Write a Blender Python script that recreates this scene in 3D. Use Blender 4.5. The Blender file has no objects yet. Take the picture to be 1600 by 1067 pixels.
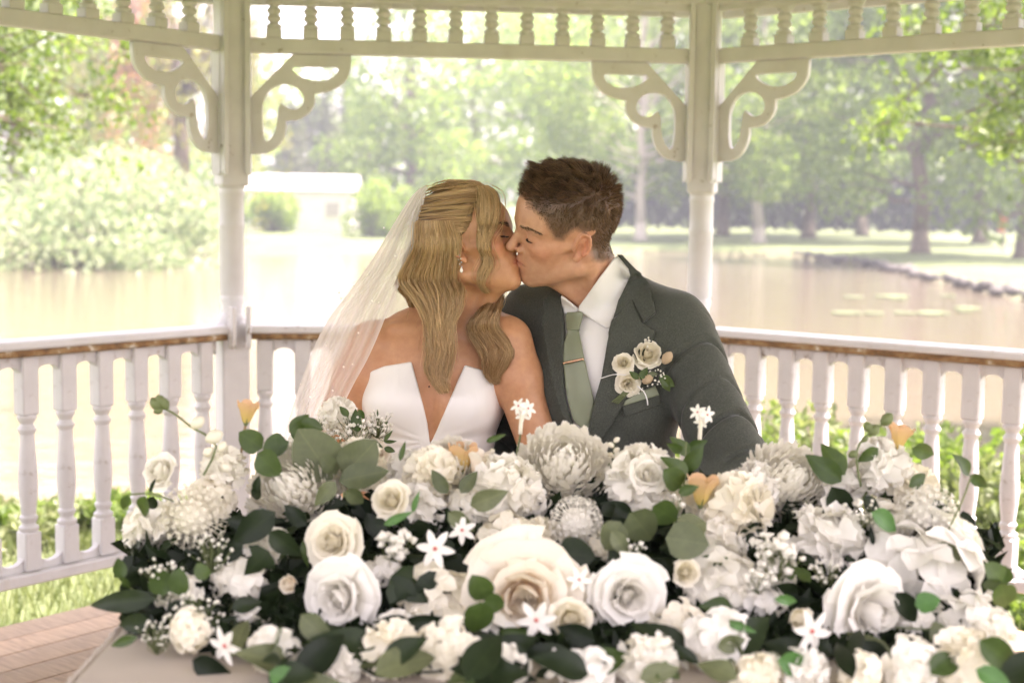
import bpy, bmesh, math, random
import numpy as np
from mathutils import Matrix, Vector, Euler
from mathutils.bvhtree import BVHTree
random.seed(7); RNG = np.random.default_rng(11)
scene = bpy.context.scene
COL = scene.collection
pi = math.pi; rad = math.radians

# ------------------------------------------------------------------ camera
CAM = Vector((0.0, 0.0, 1.36)); FPX = 50 / 36 * 1600
CM = Matrix.Rotation(pi / 2 - rad(5.49), 3, 'X') @ Matrix.Rotation(rad(0.8), 3, 'Z')
cam_data = bpy.data.cameras.new('camera'); cam = bpy.data.objects.new('camera', cam_data); COL.objects.link(cam)
cam.matrix_world = Matrix.Translation(CAM) @ CM.to_4x4()
cam_data.lens = 50; cam_data.sensor_width = 36; cam_data.clip_start = 0.05; cam_data.clip_end = 2000
cam_data.dof.use_dof = True; cam_data.dof.focus_distance = 2.84; cam_data.dof.aperture_fstop = 3.6
scene.camera = cam

# ------------------------------------------------------------------ sky, sun, exposure
SUN_EL, SUN_AZ = 66.0, 84.0
world = bpy.data.worlds.new('World'); scene.world = world; world.use_nodes = True
wn = world.node_tree.nodes; wl = world.node_tree.links; wn.clear()
sky_n = wn.new('ShaderNodeTexSky'); sky_n.sky_type = 'NISHITA'; sky_n.sun_disc = False
sky_n.sun_elevation = rad(SUN_EL); sky_n.sun_rotation = rad(SUN_AZ)
sky_n.air_density = 1.0; sky_n.dust_density = 2.5; sky_n.ozone_density = 1.0
bg_n = wn.new('ShaderNodeBackground'); bg_n.inputs['Strength'].default_value = 0.15
out_n = wn.new('ShaderNodeOutputWorld')
hs_n = wn.new('ShaderNodeHueSaturation'); hs_n.inputs['Saturation'].default_value = 0.22      # thin white cloud veil
wl.new(sky_n.outputs[0], hs_n.inputs['Color']); wl.new(hs_n.outputs[0], bg_n.inputs[0]); wl.new(bg_n.outputs[0], out_n.inputs[0])
sun_data = bpy.data.lights.new('sun', 'SUN'); sun_data.energy = 5.0; sun_data.angle = rad(0.55)
sun_data.color = (1.0, 0.96, 0.90)
sun = bpy.data.objects.new('sun', sun_data); COL.objects.link(sun)
sdir = Vector((math.sin(rad(SUN_AZ)) * math.cos(rad(SUN_EL)), math.cos(rad(SUN_AZ)) * math.cos(rad(SUN_EL)), math.sin(rad(SUN_EL))))
sun.rotation_euler = sdir.to_track_quat('Z', 'Y').to_euler(); sun.location = sdir * 60
vs = scene.view_settings
scene.display_settings.display_device = 'sRGB'
vs.view_transform = 'Standard'; vs.look = 'None'; vs.gamma = 1.0; vs.use_curve_mapping = False
vs.exposure = 2.62
vs.use_white_balance = True; vs.white_balance_temperature = 6900; vs.white_balance_tint = 27
scene.render.engine = 'CYCLES'
cy = scene.cycles
cy.use_denoising = True
try: cy.denoiser = 'OPENIMAGEDENOISE'
except Exception: pass
cy.max_bounces = 8; cy.diffuse_bounces = 6; cy.glossy_bounces = 2; cy.transmission_bounces = 4; cy.transparent_max_bounces = 16; cy.volume_bounces = 0
cy.use_adaptive_sampling = True; cy.adaptive_threshold = 0.02
cy.sample_clamp_indirect = 8.0; cy.caustics_reflective = False; cy.caustics_refractive = False

def W(px, py, Y):
    """pixel of the photograph + distance from the camera plane -> world point"""
    d = CM @ Vector(((px - 800) / FPX, (533.5 - py) / FPX, -1.0))
    return CAM + d * (Y / d.y)

# ------------------------------------------------------------------ materials
MATS = {}
def new_mat(name):
    m = bpy.data.materials.new(name); m.use_nodes = True
    nt = m.node_tree; b = nt.nodes['Principled BSDF']
    MATS[name] = m
    return m, nt, b
def setp(b, **k):
    for key, v in k.items():
        key = key.replace('_', ' ')
        if key in b.inputs: b.inputs[key].default_value = v
def rgba(c): return (c[0], c[1], c[2], 1.0)
def node(nt, t, **k):
    n = nt.nodes.new(t)
    for a, v in k.items(): setattr(n, a, v)
    return n
def ramp(nt, fac, stops):
    r = node(nt, 'ShaderNodeValToRGB'); el = r.color_ramp.elements
    while len(el) < len(stops): el.new(0.5)
    for e, (p, c) in zip(el, stops): e.position = p; e.color = rgba(c) if len(c) == 3 else c
    nt.links.new(fac, r.inputs[0]); return r.outputs[0]
def noise(nt, scale, detail=4, rough=0.55, coord='Object', stretch=None, dist=0.0):
    tc = node(nt, 'ShaderNodeTexCoord'); n = node(nt, 'ShaderNodeTexNoise')
    n.inputs['Scale'].default_value = scale; n.inputs['Detail'].default_value = detail
    n.inputs['Roughness'].default_value = rough; n.inputs['Distortion'].default_value = dist
    if stretch:
        mp = node(nt, 'ShaderNodeMapping'); mp.inputs['Scale'].default_value = stretch
        nt.links.new(tc.outputs[coord], mp.inputs[0]); nt.links.new(mp.outputs[0], n.inputs[0])
    else: nt.links.new(tc.outputs[coord], n.inputs[0])
    return n.outputs[0]
def mixc(nt, fac, a, b, mode='MIX'):
    m = node(nt, 'ShaderNodeMix', data_type='RGBA', blend_type=mode)
    for sock, v in ((m.inputs[0], fac), (m.inputs[6], a), (m.inputs[7], b)):
        if isinstance(v, (int, float)): sock.default_value = v
        elif isinstance(v, tuple): sock.default_value = rgba(v)
        else: nt.links.new(v, sock)
    return m.outputs[2]
def bump(nt, b, h, strength=0.3, dist=0.01):
    n = node(nt, 'ShaderNodeBump'); n.inputs['Strength'].default_value = strength; n.inputs['Distance'].default_value = dist
    nt.links.new(h, n.inputs['Height']); nt.links.new(n.outputs[0], b.inputs['Normal'])
def simple(name, c, rough=0.6, var=0.12, nscale=30, bmp=0.0, bscale=None, **k):
    m, nt, b = new_mat(name)
    f = noise(nt, nscale)
    nt.links.new(ramp(nt, f, [(0.3, tuple(x * (1 - var) for x in c)), (0.7, tuple(min(1, x * (1 + var)) for x in c))]), b.inputs['Base Color'])
    setp(b, Roughness=rough, **k)
    if bmp: bump(nt, b, noise(nt, bscale or nscale * 4), bmp, 0.004)
    return m
def attr_color(nt, name='Col'):
    a = node(nt, 'ShaderNodeAttribute', attribute_name=name); return a.outputs['Color']
def foliage(name, c1, c2, trans=0.45, rough=0.55, island=True, back=None, tint=(1.15, 1.25, 0.65)):
    """leaf: colour varies leaf by leaf, light comes through"""
    m, nt, b = new_mat(name)
    g = node(nt, 'ShaderNodeNewGeometry')
    oi = node(nt, 'ShaderNodeObjectInfo')
    ad = node(nt, 'ShaderNodeMath', operation='ADD'); nt.links.new(g.outputs['Random Per Island'], ad.inputs[0]); nt.links.new(oi.outputs['Random'], ad.inputs[1])
    fr = node(nt, 'ShaderNodeMath', operation='FRACT'); nt.links.new(ad.outputs[0], fr.inputs[0])
    col = ramp(nt, fr.outputs[0], [(0.0, c1), (1.0, c2)])
    if back: col = mixc(nt, g.outputs['Backfacing'], col, back)
    nt.links.new(col, b.inputs['Base Color']); setp(b, Roughness=rough)
    tr = node(nt, 'ShaderNodeBsdfTranslucent'); t2 = mixc(nt, 1.0, col, tuple(tint), 'MULTIPLY'); nt.links.new(t2, tr.inputs[0])
    mx = node(nt, 'ShaderNodeMixShader'); mx.inputs[0].default_value = trans
    nt.links.new(b.outputs[0], mx.inputs[1]); nt.links.new(tr.outputs[0], mx.inputs[2])
    nt.links.new(mx.outputs[0], nt.nodes['Material Output'].inputs[0])
    return m

# ------------------------------------------------------------------ object helpers
def tag(o, label=None, cat=None, group=None, kind=None):
    if label: o['label'] = label
    if cat: o['category'] = cat
    if group: o['group'] = group
    if kind: o['kind'] = kind
    return o
def wloc(o):
    m = Matrix.Identity(4); p = o
    while p is not None:
        m = p.matrix_parent_inverse @ p.matrix_basis @ m if p.parent else p.matrix_basis @ m
        p = p.parent
    return m
def set_parent(o, p, keep=True):
    o.parent = p
    if keep: o.matrix_parent_inverse = wloc(p).inverted()
def empty(name, loc=(0, 0, 0), parent=None):
    o = bpy.data.objects.new(name, None); COL.objects.link(o); o.location = loc; o.empty_display_size = 0.1
    if parent is not None: set_parent(o, parent)
    return o
def link(name, me, parent=None, keep=True):
    o = bpy.data.objects.new(name, me); COL.objects.link(o)
    if parent is not None: set_parent(o, parent, keep)
    return o
def np_mesh(name, V, F, mat=None, smooth=True, cols=None):
    """V (n,3), F (m,k) with one k"""
    V = np.asarray(V, np.float32); F = np.asarray(F, np.int32)
    me = bpy.data.meshes.new(name)
    me.vertices.add(len(V)); me.vertices.foreach_set('co', V.ravel())
    k = F.shape[1]; me.loops.add(F.size); me.loops.foreach_set('vertex_index', F.ravel())
    me.polygons.add(len(F)); me.polygons.foreach_set('loop_start', np.arange(0, F.size, k, dtype=np.int32))
    try: me.polygons.foreach_set('loop_total', np.full(len(F), k, np.int32))
    except Exception: pass
    me.polygons.foreach_set('use_smooth', np.full(len(F), smooth, bool))
    if mat is not None:
        me.materials.append(mat)
    if cols is not None:
        a = me.color_attributes.new('Col', 'FLOAT_COLOR', 'POINT')
        c = np.ones((len(V), 4), np.float32); c[:, :3] = cols; a.data.foreach_set('color', c.ravel())
    me.update(); me.validate()
    return me
class MB:
    """collects faces of one mesh"""
    def __init__(s): s.v = []; s.f = []
    def add(s, vs, fs):
        n = len(s.v); s.v += [tuple(v) for v in vs]; s.f += [tuple(i + n for i in f) for f in fs]; return s
    def box(s, c, d, R=None, bev=0.0):
        c = Vector(c); h = Vector(d) / 2; b = min(bev, min(h) * 0.9)
        if b <= 0:
            P = [Vector((x * h.x, y * h.y, z * h.z)) for x in (-1, 1) for y in (-1, 1) for z in (-1, 1)]
            F = [(0, 1, 3, 2), (4, 6, 7, 5), (0, 4, 5, 1), (2, 3, 7, 6), (0, 2, 6, 4), (1, 5, 7, 3)]
        else:
            P = []; idx = {}
            for x in (-1, 1):
                for y in (-1, 1):
                    for z in (-1, 1):
                        for a in range(3):
                            q = [x * (h.x - b), y * (h.y - b), z * (h.z - b)]
                            q[a] = (x, y, z)[a] * h[a]; idx[(x, y, z, a)] = len(P); P.append(Vector(q))
            F = []
            for a in range(3):
                o1, o2 = [i for i in range(3) if i != a]
                for sg in (-1, 1):
                    q = []
                    for p1, p2 in ((-1, -1), (1, -1), (1, 1), (-1, 1)):
                        k = [0, 0, 0]; k[a] = sg; k[o1] = p1; k[o2] = p2; q.append(idx[(*k, a)])
                    F.append(tuple(q))
            for a in range(3):
                o1, o2 = [i for i in range(3) if i != a]
                for p1 in (-1, 1):
                    for p2 in (-1, 1):
                        k0 = [0, 0, 0]; k1 = [0, 0, 0]; k0[a] = -1; k1[a] = 1
                        for k in (k0, k1): k[o1] = p1; k[o2] = p2
                        F.append((idx[(*k0, o1)], idx[(*k1, o1)], idx[(*k1, o2)], idx[(*k0, o2)]))
            for x in (-1, 1):
                for y in (-1, 1):
                    for z in (-1, 1): F.append(tuple(idx[(x, y, z, a)] for a in range(3)))
        if R is not None: P = [R @ p for p in P]
        return s.add([c + p for p in P], F)
    def prism(s, poly, lo, hi, fn):
        """poly of (u,v) extruded lo..hi, fn(u,v,w)->world"""
        n = len(poly)
        P = [fn(u, v, lo) for u, v in poly] + [fn(u, v, hi) for u, v in poly]
        F = [tuple(range(n - 1, -1, -1)), tuple(range(n, 2 * n))] + [(i, (i + 1) % n, n + (i + 1) % n, n + i) for i in range(n)]
        return s.add(P, F)
    def lathe(s, prof, c, n=20, R=None, square=False):
        c = Vector(c); P = []; F = []
        for r, z in prof:
            for k in range(n):
                a = 2 * pi * k / n
                p = Vector((r * math.cos(a), r * math.sin(a), z)); P.append(c + (R @ p if R else p))
        for i in range(len(prof) - 1):
            for k in range(n):
                F.append((i * n + k, i * n + (k + 1) % n, (i + 1) * n + (k + 1) % n, (i + 1) * n + k))
        F.append(tuple(range(n - 1, -1, -1))); F.append(tuple((len(prof) - 1) * n + k for k in range(n)))
        return s.add(P, F)
    def tube(s, path, radii, n=6):
        V, F = tubes(np.array([path], float), np.array([radii], float) if not np.isscalar(radii) else np.full((1, len(path)), radii), n)
        m = len(path)
        return s.add(V, [tuple(f) for f in F] + [tuple(range(n - 1, -1, -1)), tuple((m - 1) * n + k for k in range(n))])
    def mesh(s, name, mat, smooth=False):
        me = bpy.data.meshes.new(name); me.from_pydata(s.v, [], s.f)
        bm = bmesh.new(); bm.from_mesh(me); bmesh.ops.recalc_face_normals(bm, faces=bm.faces); bm.to_mesh(me); bm.free()
        if mat is not None: me.materials.append(mat)
        if smooth is True: me.polygons.foreach_set('use_smooth', [True] * len(me.polygons))
        me.update()
        if smooth == 'auto':
            me.polygons.foreach_set('use_smooth', [True] * len(me.polygons))
            try: me.set_sharp_from_angle(angle=rad(35))
            except Exception: pass
        return me
    def build(s, name, mat, parent=None, smooth=False): return link(name, s.mesh(name, mat, smooth), parent)
def tubes(P, Rr, n=3):
    """P (N,K,3) polylines, Rr (N,K) radii -> V, quads of open tubes"""
    P = np.asarray(P, np.float64); N, K, _ = P.shape
    T = np.gradient(P, axis=1); T /= np.linalg.norm(T, axis=2, keepdims=True) + 1e-12
    ref = np.zeros_like(T); ref[..., 0] = 0.31; ref[..., 1] = 0.87; ref[..., 2] = 0.39
    U = np.cross(T, ref); U /= np.linalg.norm(U, axis=2, keepdims=True) + 1e-9
    B = np.cross(T, U)
    ang = np.arange(n) * 2 * pi / n
    V = P[:, :, None, :] + Rr[:, :, None, None] * (np.cos(ang)[None, None, :, None] * U[:, :, None, :] + np.sin(ang)[None, None, :, None] * B[:, :, None, :])
    idx = np.arange(N * K * n).reshape(N, K, n)
    a = idx[:, :-1, :]; b = np.roll(a, -1, axis=2); d = idx[:, 1:, :]; c = np.roll(d, -1, axis=2)
    F = np.stack([a, b, c, d], -1).reshape(-1, 4)
    return V.reshape(-1, 3), F
def strand_obj(name, P, Rr, mat, parent, cols=None, n=3):
    V, F = tubes(P, Rr, n)
    cc = None
    if cols is not None: cc = np.repeat(np.asarray(cols), P.shape[1] * n, axis=0)
    return link(name, np_mesh(name, V, F, mat, True, cc), parent)
def catmull(pts, m):
    """smooth polyline through pts, m samples"""
    p = np.asarray(pts, float); p = np.vstack([2 * p[0] - p[1], p, 2 * p[-1] - p[-2]])
    n = len(p) - 3; t = np.linspace(0, n - 1e-6, m); i = t.astype(int); u = (t - i)[:, None]
    a, b, c, d = p[i], p[i + 1], p[i + 2], p[i + 3]
    return 0.5 * (2 * b + (c - a) * u + (2 * a - 5 * b + 4 * c - d) * u ** 2 + (3 * b - 3 * c + d - a) * u ** 3)
# ================================================================== GAZEBO
def paint_mat(name, peel=0.0, grime=0.0):
    m, nt, b = new_mat(name)
    base = ramp(nt, noise(nt, 9), [(0.3, (0.59, 0.58, 0.59)), (0.7, (0.67, 0.66, 0.67))])
    streak = ramp(nt, noise(nt, 14, 6, stretch=(1, 1, 0.12)), [(0.55, (0, 0, 0)), (0.8, (1, 1, 1))])
    col = mixc(nt, mixc(nt, 1.0, streak, (0.25 + grime, 0.25 + grime, 0.25 + grime), 'MULTIPLY'), base, (0.55, 0.5, 0.43))
    spots = ramp(nt, noise(nt, 38, 6, 0.7), [(0.675 - 0.06 * peel, (0, 0, 0)), (0.70 - 0.05 * peel, (1, 1, 1))])
    patch = ramp(nt, noise(nt, 3.2, 3), [(0.44, (0, 0, 0)), (0.62, (1, 1, 1))])
    f = mixc(nt, 1.0, spots, patch, 'MULTIPLY')
    wood = ramp(nt, noise(nt, 30, 4, stretch=(1, 1, 0.3)), [(0.3, (0.10, 0.07, 0.045)), (0.7, (0.27, 0.18, 0.10))])
    col = mixc(nt, f, col, wood)
    nt.links.new(col, b.inputs['Base Color']); setp(b, Roughness=0.55)
    bump(nt, b, noise(nt, 60, 5, stretch=(1, 1, 0.25)), 0.25, 0.003)
    return m
M_paint = paint_mat('white paint', 0.7, 0.1)
M_paint_old = paint_mat('worn white paint', 1.7, 0.55)
def edge_mat():
    m, nt, b = new_mat('bare weathered rail edge')
    w = ramp(nt, noise(nt, 26, 6), [(0.25, (0.07, 0.045, 0.025)), (0.5, (0.26, 0.14, 0.055)), (0.62, (0.36, 0.24, 0.12)), (0.70, (0.66, 0.62, 0.55)), (0.9, (0.78, 0.75, 0.7))])
    nt.links.new(w, b.inputs['Base Color']); setp(b, Roughness=0.85); bump(nt, b, noise(nt, 120, 5), 0.5, 0.004); return m
M_edge = edge_mat()
def deck_mat():
    m, nt, b = new_mat('brown deck boards')
    oi = node(nt, 'ShaderNodeObjectInfo')
    g = noise(nt, 9, 8, 0.6, stretch=(1, 14, 1), dist=0.6)
    col = ramp(nt, g, [(0.25, (0.16, 0.10, 0.055)), (0.5, (0.34, 0.225, 0.13)), (0.75, (0.45, 0.31, 0.19))])
    v = ramp(nt, oi.outputs['Random'], [(0, (0.78, 0.78, 0.78)), (1, (1.15, 1.12, 1.1))])
    col = mixc(nt, 1.0, col, v, 'MULTIPLY')
    kn = ramp(nt, noise(nt, 26, 2), [(0.74, (0, 0, 0)), (0.79, (1, 1, 1))])
    col = mixc(nt, kn, col, (0.06, 0.035, 0.02))
    nt.links.new(col, b.inputs['Base Color']); setp(b, Roughness=0.5)
    bump(nt, b, g, 0.3, 0.004); return m
M_deck = deck_mat()
M_roof = simple('grey roof felt', (0.16, 0.15, 0.14), 0.9, 0.2, 20)

PL = Vector((-0.970, 4.91, 0)); PR = Vector((0.669, 5.09, 0))
SIDE = (PR - PL).length; E0 = (PR - PL).normalized(); N0 = Vector((E0.y, -E0.x, 0))   # inward, towards the camera
APO = SIDE * (1 + math.sqrt(2)) / 2
GC = (PL + PR) / 2 + N0 * APO
BASE_ANG = math.atan2(-N0.y, -N0.x)
def wall_frame(k):
    """k-th side, 0 is the one behind the couple, +1 is the next on the right"""
    a = BASE_ANG - k * pi / 4
    out = Vector((math.cos(a), math.sin(a), 0)); e = Vector((out.y, -out.x, 0))
    mid = GC + out * APO
    return mid - e * SIDE / 2, e, -out
gazebo = empty('gazebo', (GC.x, GC.y, 0))
tag(gazebo, 'white wooden octagonal gazebo with turned balusters and fretwork brackets around the couple', 'gazebo')
Z3 = Vector((0, 0, 1))
RAIL = 0.93; FR0, FR1 = 1.862, 1.912; FT = 2.055
def basis(e, n): return Matrix((e, n, Z3)).transposed()

# posts
def make_post(c, e_in, name='post'):
    R = basis(Vector((-e_in.y, e_in.x, 0)), e_in)
    mb = MB(); w = 0.096
    mb.box(c + Z3 * 0.47, (w, w, 0.94), R, 0.006)
    pr = [(0.047, 0.94), (0.050, 0.955), (0.046, 0.965), (0.037, 0.975), (0.036, 1.0), (0.0415, 1.018), (0.0415, 1.03), (0.0385, 1.035),
          (0.0425, 1.045), (0.0425, 1.265), (0.0445, 1.27), (0.0445, 1.282), (0.0425, 1.287), (0.042, 1.375), (0.0445, 1.38), (0.0445, 1.392), (0.042, 1.4), (0.0475, 1.412)]
    mb.lathe(pr, c, 28)
    mb.box(c + Z3 * (1.41 + 2.2) / 2, (w, w, 2.2 - 1.41), R, 0.005)
    return mb.build(name, M_paint, gazebo, 'auto')
for k in range(8):
    p, e, n = wall_frame(k)
    make_post(p, (GC - p).normalized())

# turned shapes, made once and shared
def spindle_mesh():
    mb = MB(); h = FT - FR1; s = 0.0255
    mb.box((0, 0, 0.016), (2 * s, 2 * s, 0.032), None, 0.003)
    pr = [(0.0232, 0.032), (0.0262, 0.037), (0.0262, 0.045), (0.0171, 0.05), (0.0152, 0.054), (0.0232, 0.061), (0.0250, 0.068), (0.0207, 0.076), (0.0177, 0.08),
          (0.0238, 0.087), (0.0256, 0.094), (0.0207, 0.101), (0.0152, 0.106), (0.0177, 0.11), (0.0262, 0.115), (0.0262, 0.12), (0.0232, h - 0.02)]
    mb.lathe(pr, (0, 0, 0), 16); mb.box((0, 0, h - 0.01), (2 * s, 2 * s, 0.02), None, 0.003)
    return mb.mesh('spindle', M_paint, 'auto')
BAL0, BAL1 = 0.225, 0.885
def baluster_mesh():
    mb = MB(); h = BAL1 - BAL0; s = 0.0275
    mb.box((0, 0, 0.06), (2 * s, 2 * s, 0.12), None, 0.004)
    pr = [(0.0265, 0.12), (0.0301, 0.126), (0.0301, 0.134), (0.0218, 0.14), (0.0207, 0.147), (0.0260, 0.156), (0.0277, 0.164), (0.0218, 0.172), (0.0230, 0.185),
          (0.0281, 0.23), (0.0297, 0.27), (0.0281, 0.31), (0.0242, 0.37), (0.0218, 0.405), (0.0210, 0.42), (0.0265, 0.428), (0.0281, 0.436), (0.0218, 0.445), (0.0195, 0.452), (0.0248, 0.462), (0.0289, 0.468), (0.0289, 0.476), (0.0265, 0.48)]
    mb.lathe(pr, (0, 0, 0), 18); mb.box((0, 0, (0.48 + h) / 2), (2 * s, 2 * s, h - 0.48), None, 0.004)
    return mb.mesh('baluster', M_paint_old, 'auto')
ME_sp, ME_ba = spindle_mesh(), baluster_mesh()
def fret_mesh():
    """fretwork bracket: outline with two holes, u to the middle of the bay, v down"""
    k = 0.000775
    outl = [(1117, 478), (1300, 288), (1552, 288), (1552, 320), (1545, 365), (1522, 402), (1490, 428), (1440, 447), (1392, 455), (1394, 490), (1382, 522), (1355, 550),
            (1315, 570), (1266, 577), (1268, 605), (1258, 645), (1238, 682), (1208, 708), (1165, 722), (1117, 724)]
    moon = [(1293, 352), (1302, 340), (1490, 338), (1500, 348), (1488, 372), (1455, 394), (1410, 402), (1360, 395), (1318, 376)]
    comma = [(1168, 640), (1164, 560), (1168, 500), (1190, 452), (1222, 426), (1262, 417), (1305, 425), (1336, 450), (1348, 483), (1338, 512), (1310, 528), (1275, 524), (1246, 503),
             (1236, 530), (1232, 575), (1222, 625), (1202, 660), (1182, 670)]
    cu = bpy.data.curves.new('fret', 'CURVE'); cu.dimensions = '2D'; cu.fill_mode = 'BOTH'; cu.extrude = 0.009; cu.bevel_depth = 0.0015; cu.bevel_resolution = 1
    def sm(pts, m, keep):
        q = []
        n = len(pts)
        for i in range(n):
            p0, p1, p2, p3 = (np.array(pts[(i + j) % n], float) for j in (-1, 0, 1, 2))
            if i in keep: q.append(p1); continue
            for t in (0, 0.33, 0.66): q.append(0.5 * (2 * p1 + (p2 - p0) * t + (2 * p0 - 5 * p1 + 4 * p2 - p3) * t * t + (3 * p1 - 3 * p2 + p3 - p0) * t ** 3))
        return q
    for pts, keep in ((outl, {0, 1, 2, 18, 19, 8, 13, 7, 12}), (moon, {1, 2, 0}), (comma, {11, 12})):
        q = sm(pts, 3, keep)
        s = cu.splines.new('POLY'); s.points.add(len(q) - 1); s.use_cyclic_u = True
        for sp, (x, y) in zip(s.points, q): sp.co = ((x - 1117) * k, (288 - y) * k, 0, 1)
    o = bpy.data.objects.new('fret', cu); COL.objects.link(o)
    dg = bpy.context.evaluated_depsgraph_get(); dg.update()
    me = bpy.data.meshes.new_from_object(o.evaluated_get(dg)); bpy.data.objects.remove(o)
    me.materials.clear(); me.materials.append(M_paint); me.name = 'bracket'
    return me
ME_fr = fret_mesh()
def place(me, name, parent, M):
    o = link(name, me, parent); o.matrix_basis = M; return o

TB = {0: [0.068 + 0.0785 * i for i in range(12)], 1: [0.064 + 0.0785 * i for i in range(12)], -1: [0.105 + 0.0815 * i for i in range(11)]}
TS = {0: [0.088 + 0.0752 * i for i in range(12)], 1: [0.107 + 0.0786 * i for i in range(11)], -1: [0.107 + 0.0786 * i for i in range(11)]}
HW = 0.048
for k in (-2, -1, 0, 1, 2, 3, -3, 4):
    p, e, n = wall_frame(k); R = basis(e, n); L = SIDE
    F = lambda u, v, w: p + e * u + Z3 * v + n * w
    tb = [t * L for t in TB.get(k, TB[0])]; ts = [t * L for t in TS.get(k, TS[0])]
    u0, u1 = HW + 0.003, L - HW - 0.003
    # header beam above the frieze
    MB().box(F(L / 2, 2.128, 0), (L - 0.012, 0.088, 0.14), R, 0.006).build('header_beam', M_paint, gazebo)
    if k != 4:
        fz = MB().box(F(L / 2, (FR0 + FR1) / 2, 0), (u1 - u0, 0.05, FR1 - FR0), R, 0.004).build('frieze_panel', M_paint, gazebo)
        MB().box(F(L / 2, FT - 0.001, 0.018), (u1 - u0, 0.022, 0.03), R, 0.003).build('top_strip', M_paint, fz)
        for t in ts: place(ME_sp, 'spindle', fz, Matrix.Translation(F(t, FR1, 0)) @ R.to_4x4())
        for sgn in (0, 1):
            X = e if sgn == 0 else -e
            B = Matrix((X, Z3, X.cross(Z3))).transposed().to_4x4()
            o = place(ME_fr, 'bracket', gazebo, Matrix.Translation(F(HW + 0.020 if sgn == 0 else L - HW - 0.020, FR0 - 0.003, 0)) @ B)
            # batten beside the post
            uu = HW + 0.011 if sgn == 0 else L - HW - 0.011
            poly = [(-0.009, 1.462), (-0.006, 1.452), (0.0, 1.447), (0.006, 1.452), (0.009, 1.462), (0.009, FT + 0.03), (-0.009, FT + 0.03)]
            MB().prism([(uu + a, z) for a, z in poly], 0.026, 0.047, F).build('batten', M_paint, gazebo)
            MB().box(F(uu, 1.655, -0.002), (0.0165, 0.046, 0.414), R, 0.002).build('batten', M_paint, gazebo)
    if k in (-2, -1, 0, 1, 2):
        rl = MB().box(F(L / 2, RAIL - 0.009, 0.004), (u1 - u0, 0.118, 0.026), R, 0.006).build('railing', M_paint, gazebo)
        MB().box(F(L / 2, RAIL - 0.0325, 0.0), (u1 - u0, 0.112, 0.021), R, 0.004).build('rail_edge', M_edge, rl)
        # scalloped apron under the rail and above the bottom rail
        for top in (1, 0):
            us = [u0] + tb + [u1]; poly = []
            zb = (BAL1 + 0.0015) if top else (BAL0 - 0.0015)
            sg = -1 if top else 1
            poly.append((u0, zb)); poly.append((u1, zb))
            low = 0.052 if top else 0.040
            pts = []
            for a, b in zip(us[:-1], us[1:]):
                a2, b2 = a + 0.029, b - 0.029
                if b2 - a2 < 0.02: continue
                pts += [(a2, zb + sg * low), (a2 + 0.004, zb + sg * (low - 0.008)), (a2 + (b2 - a2) * 0.25, zb + sg * (low - 0.017)), ((a2 + b2) / 2, zb + sg * (low - 0.02)),
                        (a2 + (b2 - a2) * 0.75, zb + sg * (low - 0.017)), (b2 - 0.004, zb + sg * (low - 0.008)), (b2, zb + sg * low)]
            # strips of quads keep the scallops simple
            mb = MB(); m = len(pts)
            for w in (-0.011, 0.011):
                pass
            for i in range(m - 1):
                (ua, va), (ub, vb) = pts[i], pts[i + 1]
                if ub - ua < 1e-5: continue
                mb.prism([(ua, zb), (ub, zb), (ub, vb), (ua, va)], -0.012, 0.012, F)
            mb.build('apron', M_paint_old, rl)
        for t in tb: place(ME_ba, 'baluster', rl, Matrix.Translation(F(t, BAL0, 0)) @ R.to_4x4())
        br = MB().box(F(L / 2, 0.205, 0.004), (u1 - u0, 0.085, 0.036), R, 0.005).build('bottom_rail', M_paint_old, rl)
        for sgn in (0, 1):
            uu = HW + 0.013 if sgn == 0 else L - HW - 0.013
            MB().box(F(uu, 0.93, 0.071), (0.017, 0.03, 0.145), R, 0.003).build('rail_block', M_paint_old, gazebo)
# deck: boards run parallel to every side, mitred
BW, GAPB = 0.128, 0.006
ndk = 0
for k in range(-3, 5):
    p, e, n = wall_frame(k); R = basis(e, n)
    a = APO + 0.20; i = 0
    a0 = a
    while a0 > 0.14:
        a1 = max(a0 - BW, 0.01); t = math.tan(pi / 8); g = 0.004
        mid = GC - n * 0
        q = [(-a0 * t + g, a0), (a0 * t - g, a0), (a1 * t - g, a1), (-a1 * t + g, a1)]
        m0 = p + e * SIDE / 2 + n * APO
        mb = MB()
        # local frame: x along the board so that the grain follows it
        loc = [(u, w) for u, w in q]
        mb.prism(loc, -0.03, -0.001 - 0.002 * random.random(), lambda u, v, w: Vector((v, u, w)))
        o = mb.build('deck_board', M_deck, gazebo)
        o.matrix_basis = Matrix.Translation(m0) @ Matrix((-n, e, Z3)).transposed().to_4x4()
        a0 = a1 - GAPB; i += 1
# joists and fascia under the deck
mb = MB()
for k in range(8):
    p, e, n = wall_frame(k); R = basis(e, n)
    a = APO + 0.17; mb.box(GC - n * a + Z3 * -0.115, (2 * a * math.tan(pi / 8), 0.03, 0.16), R)
    mb.box(GC - n * a * 0.52 + Z3 * -0.1, (2 * a * 0.5 * math.tan(pi / 8), 0.05, 0.13), R)
mb.build('deck_frame', M_paint_old, gazebo)
mb = MB()
for k in range(8):
    p, e, n = wall_frame(k)
    mb.box(p * 0.98 + GC * 0.02 + Z3 * -0.33, (0.2, 0.2, 0.5))
mb.build('footing', simple('grey concrete', (0.3, 0.29, 0.27), 0.9), gazebo)
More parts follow.
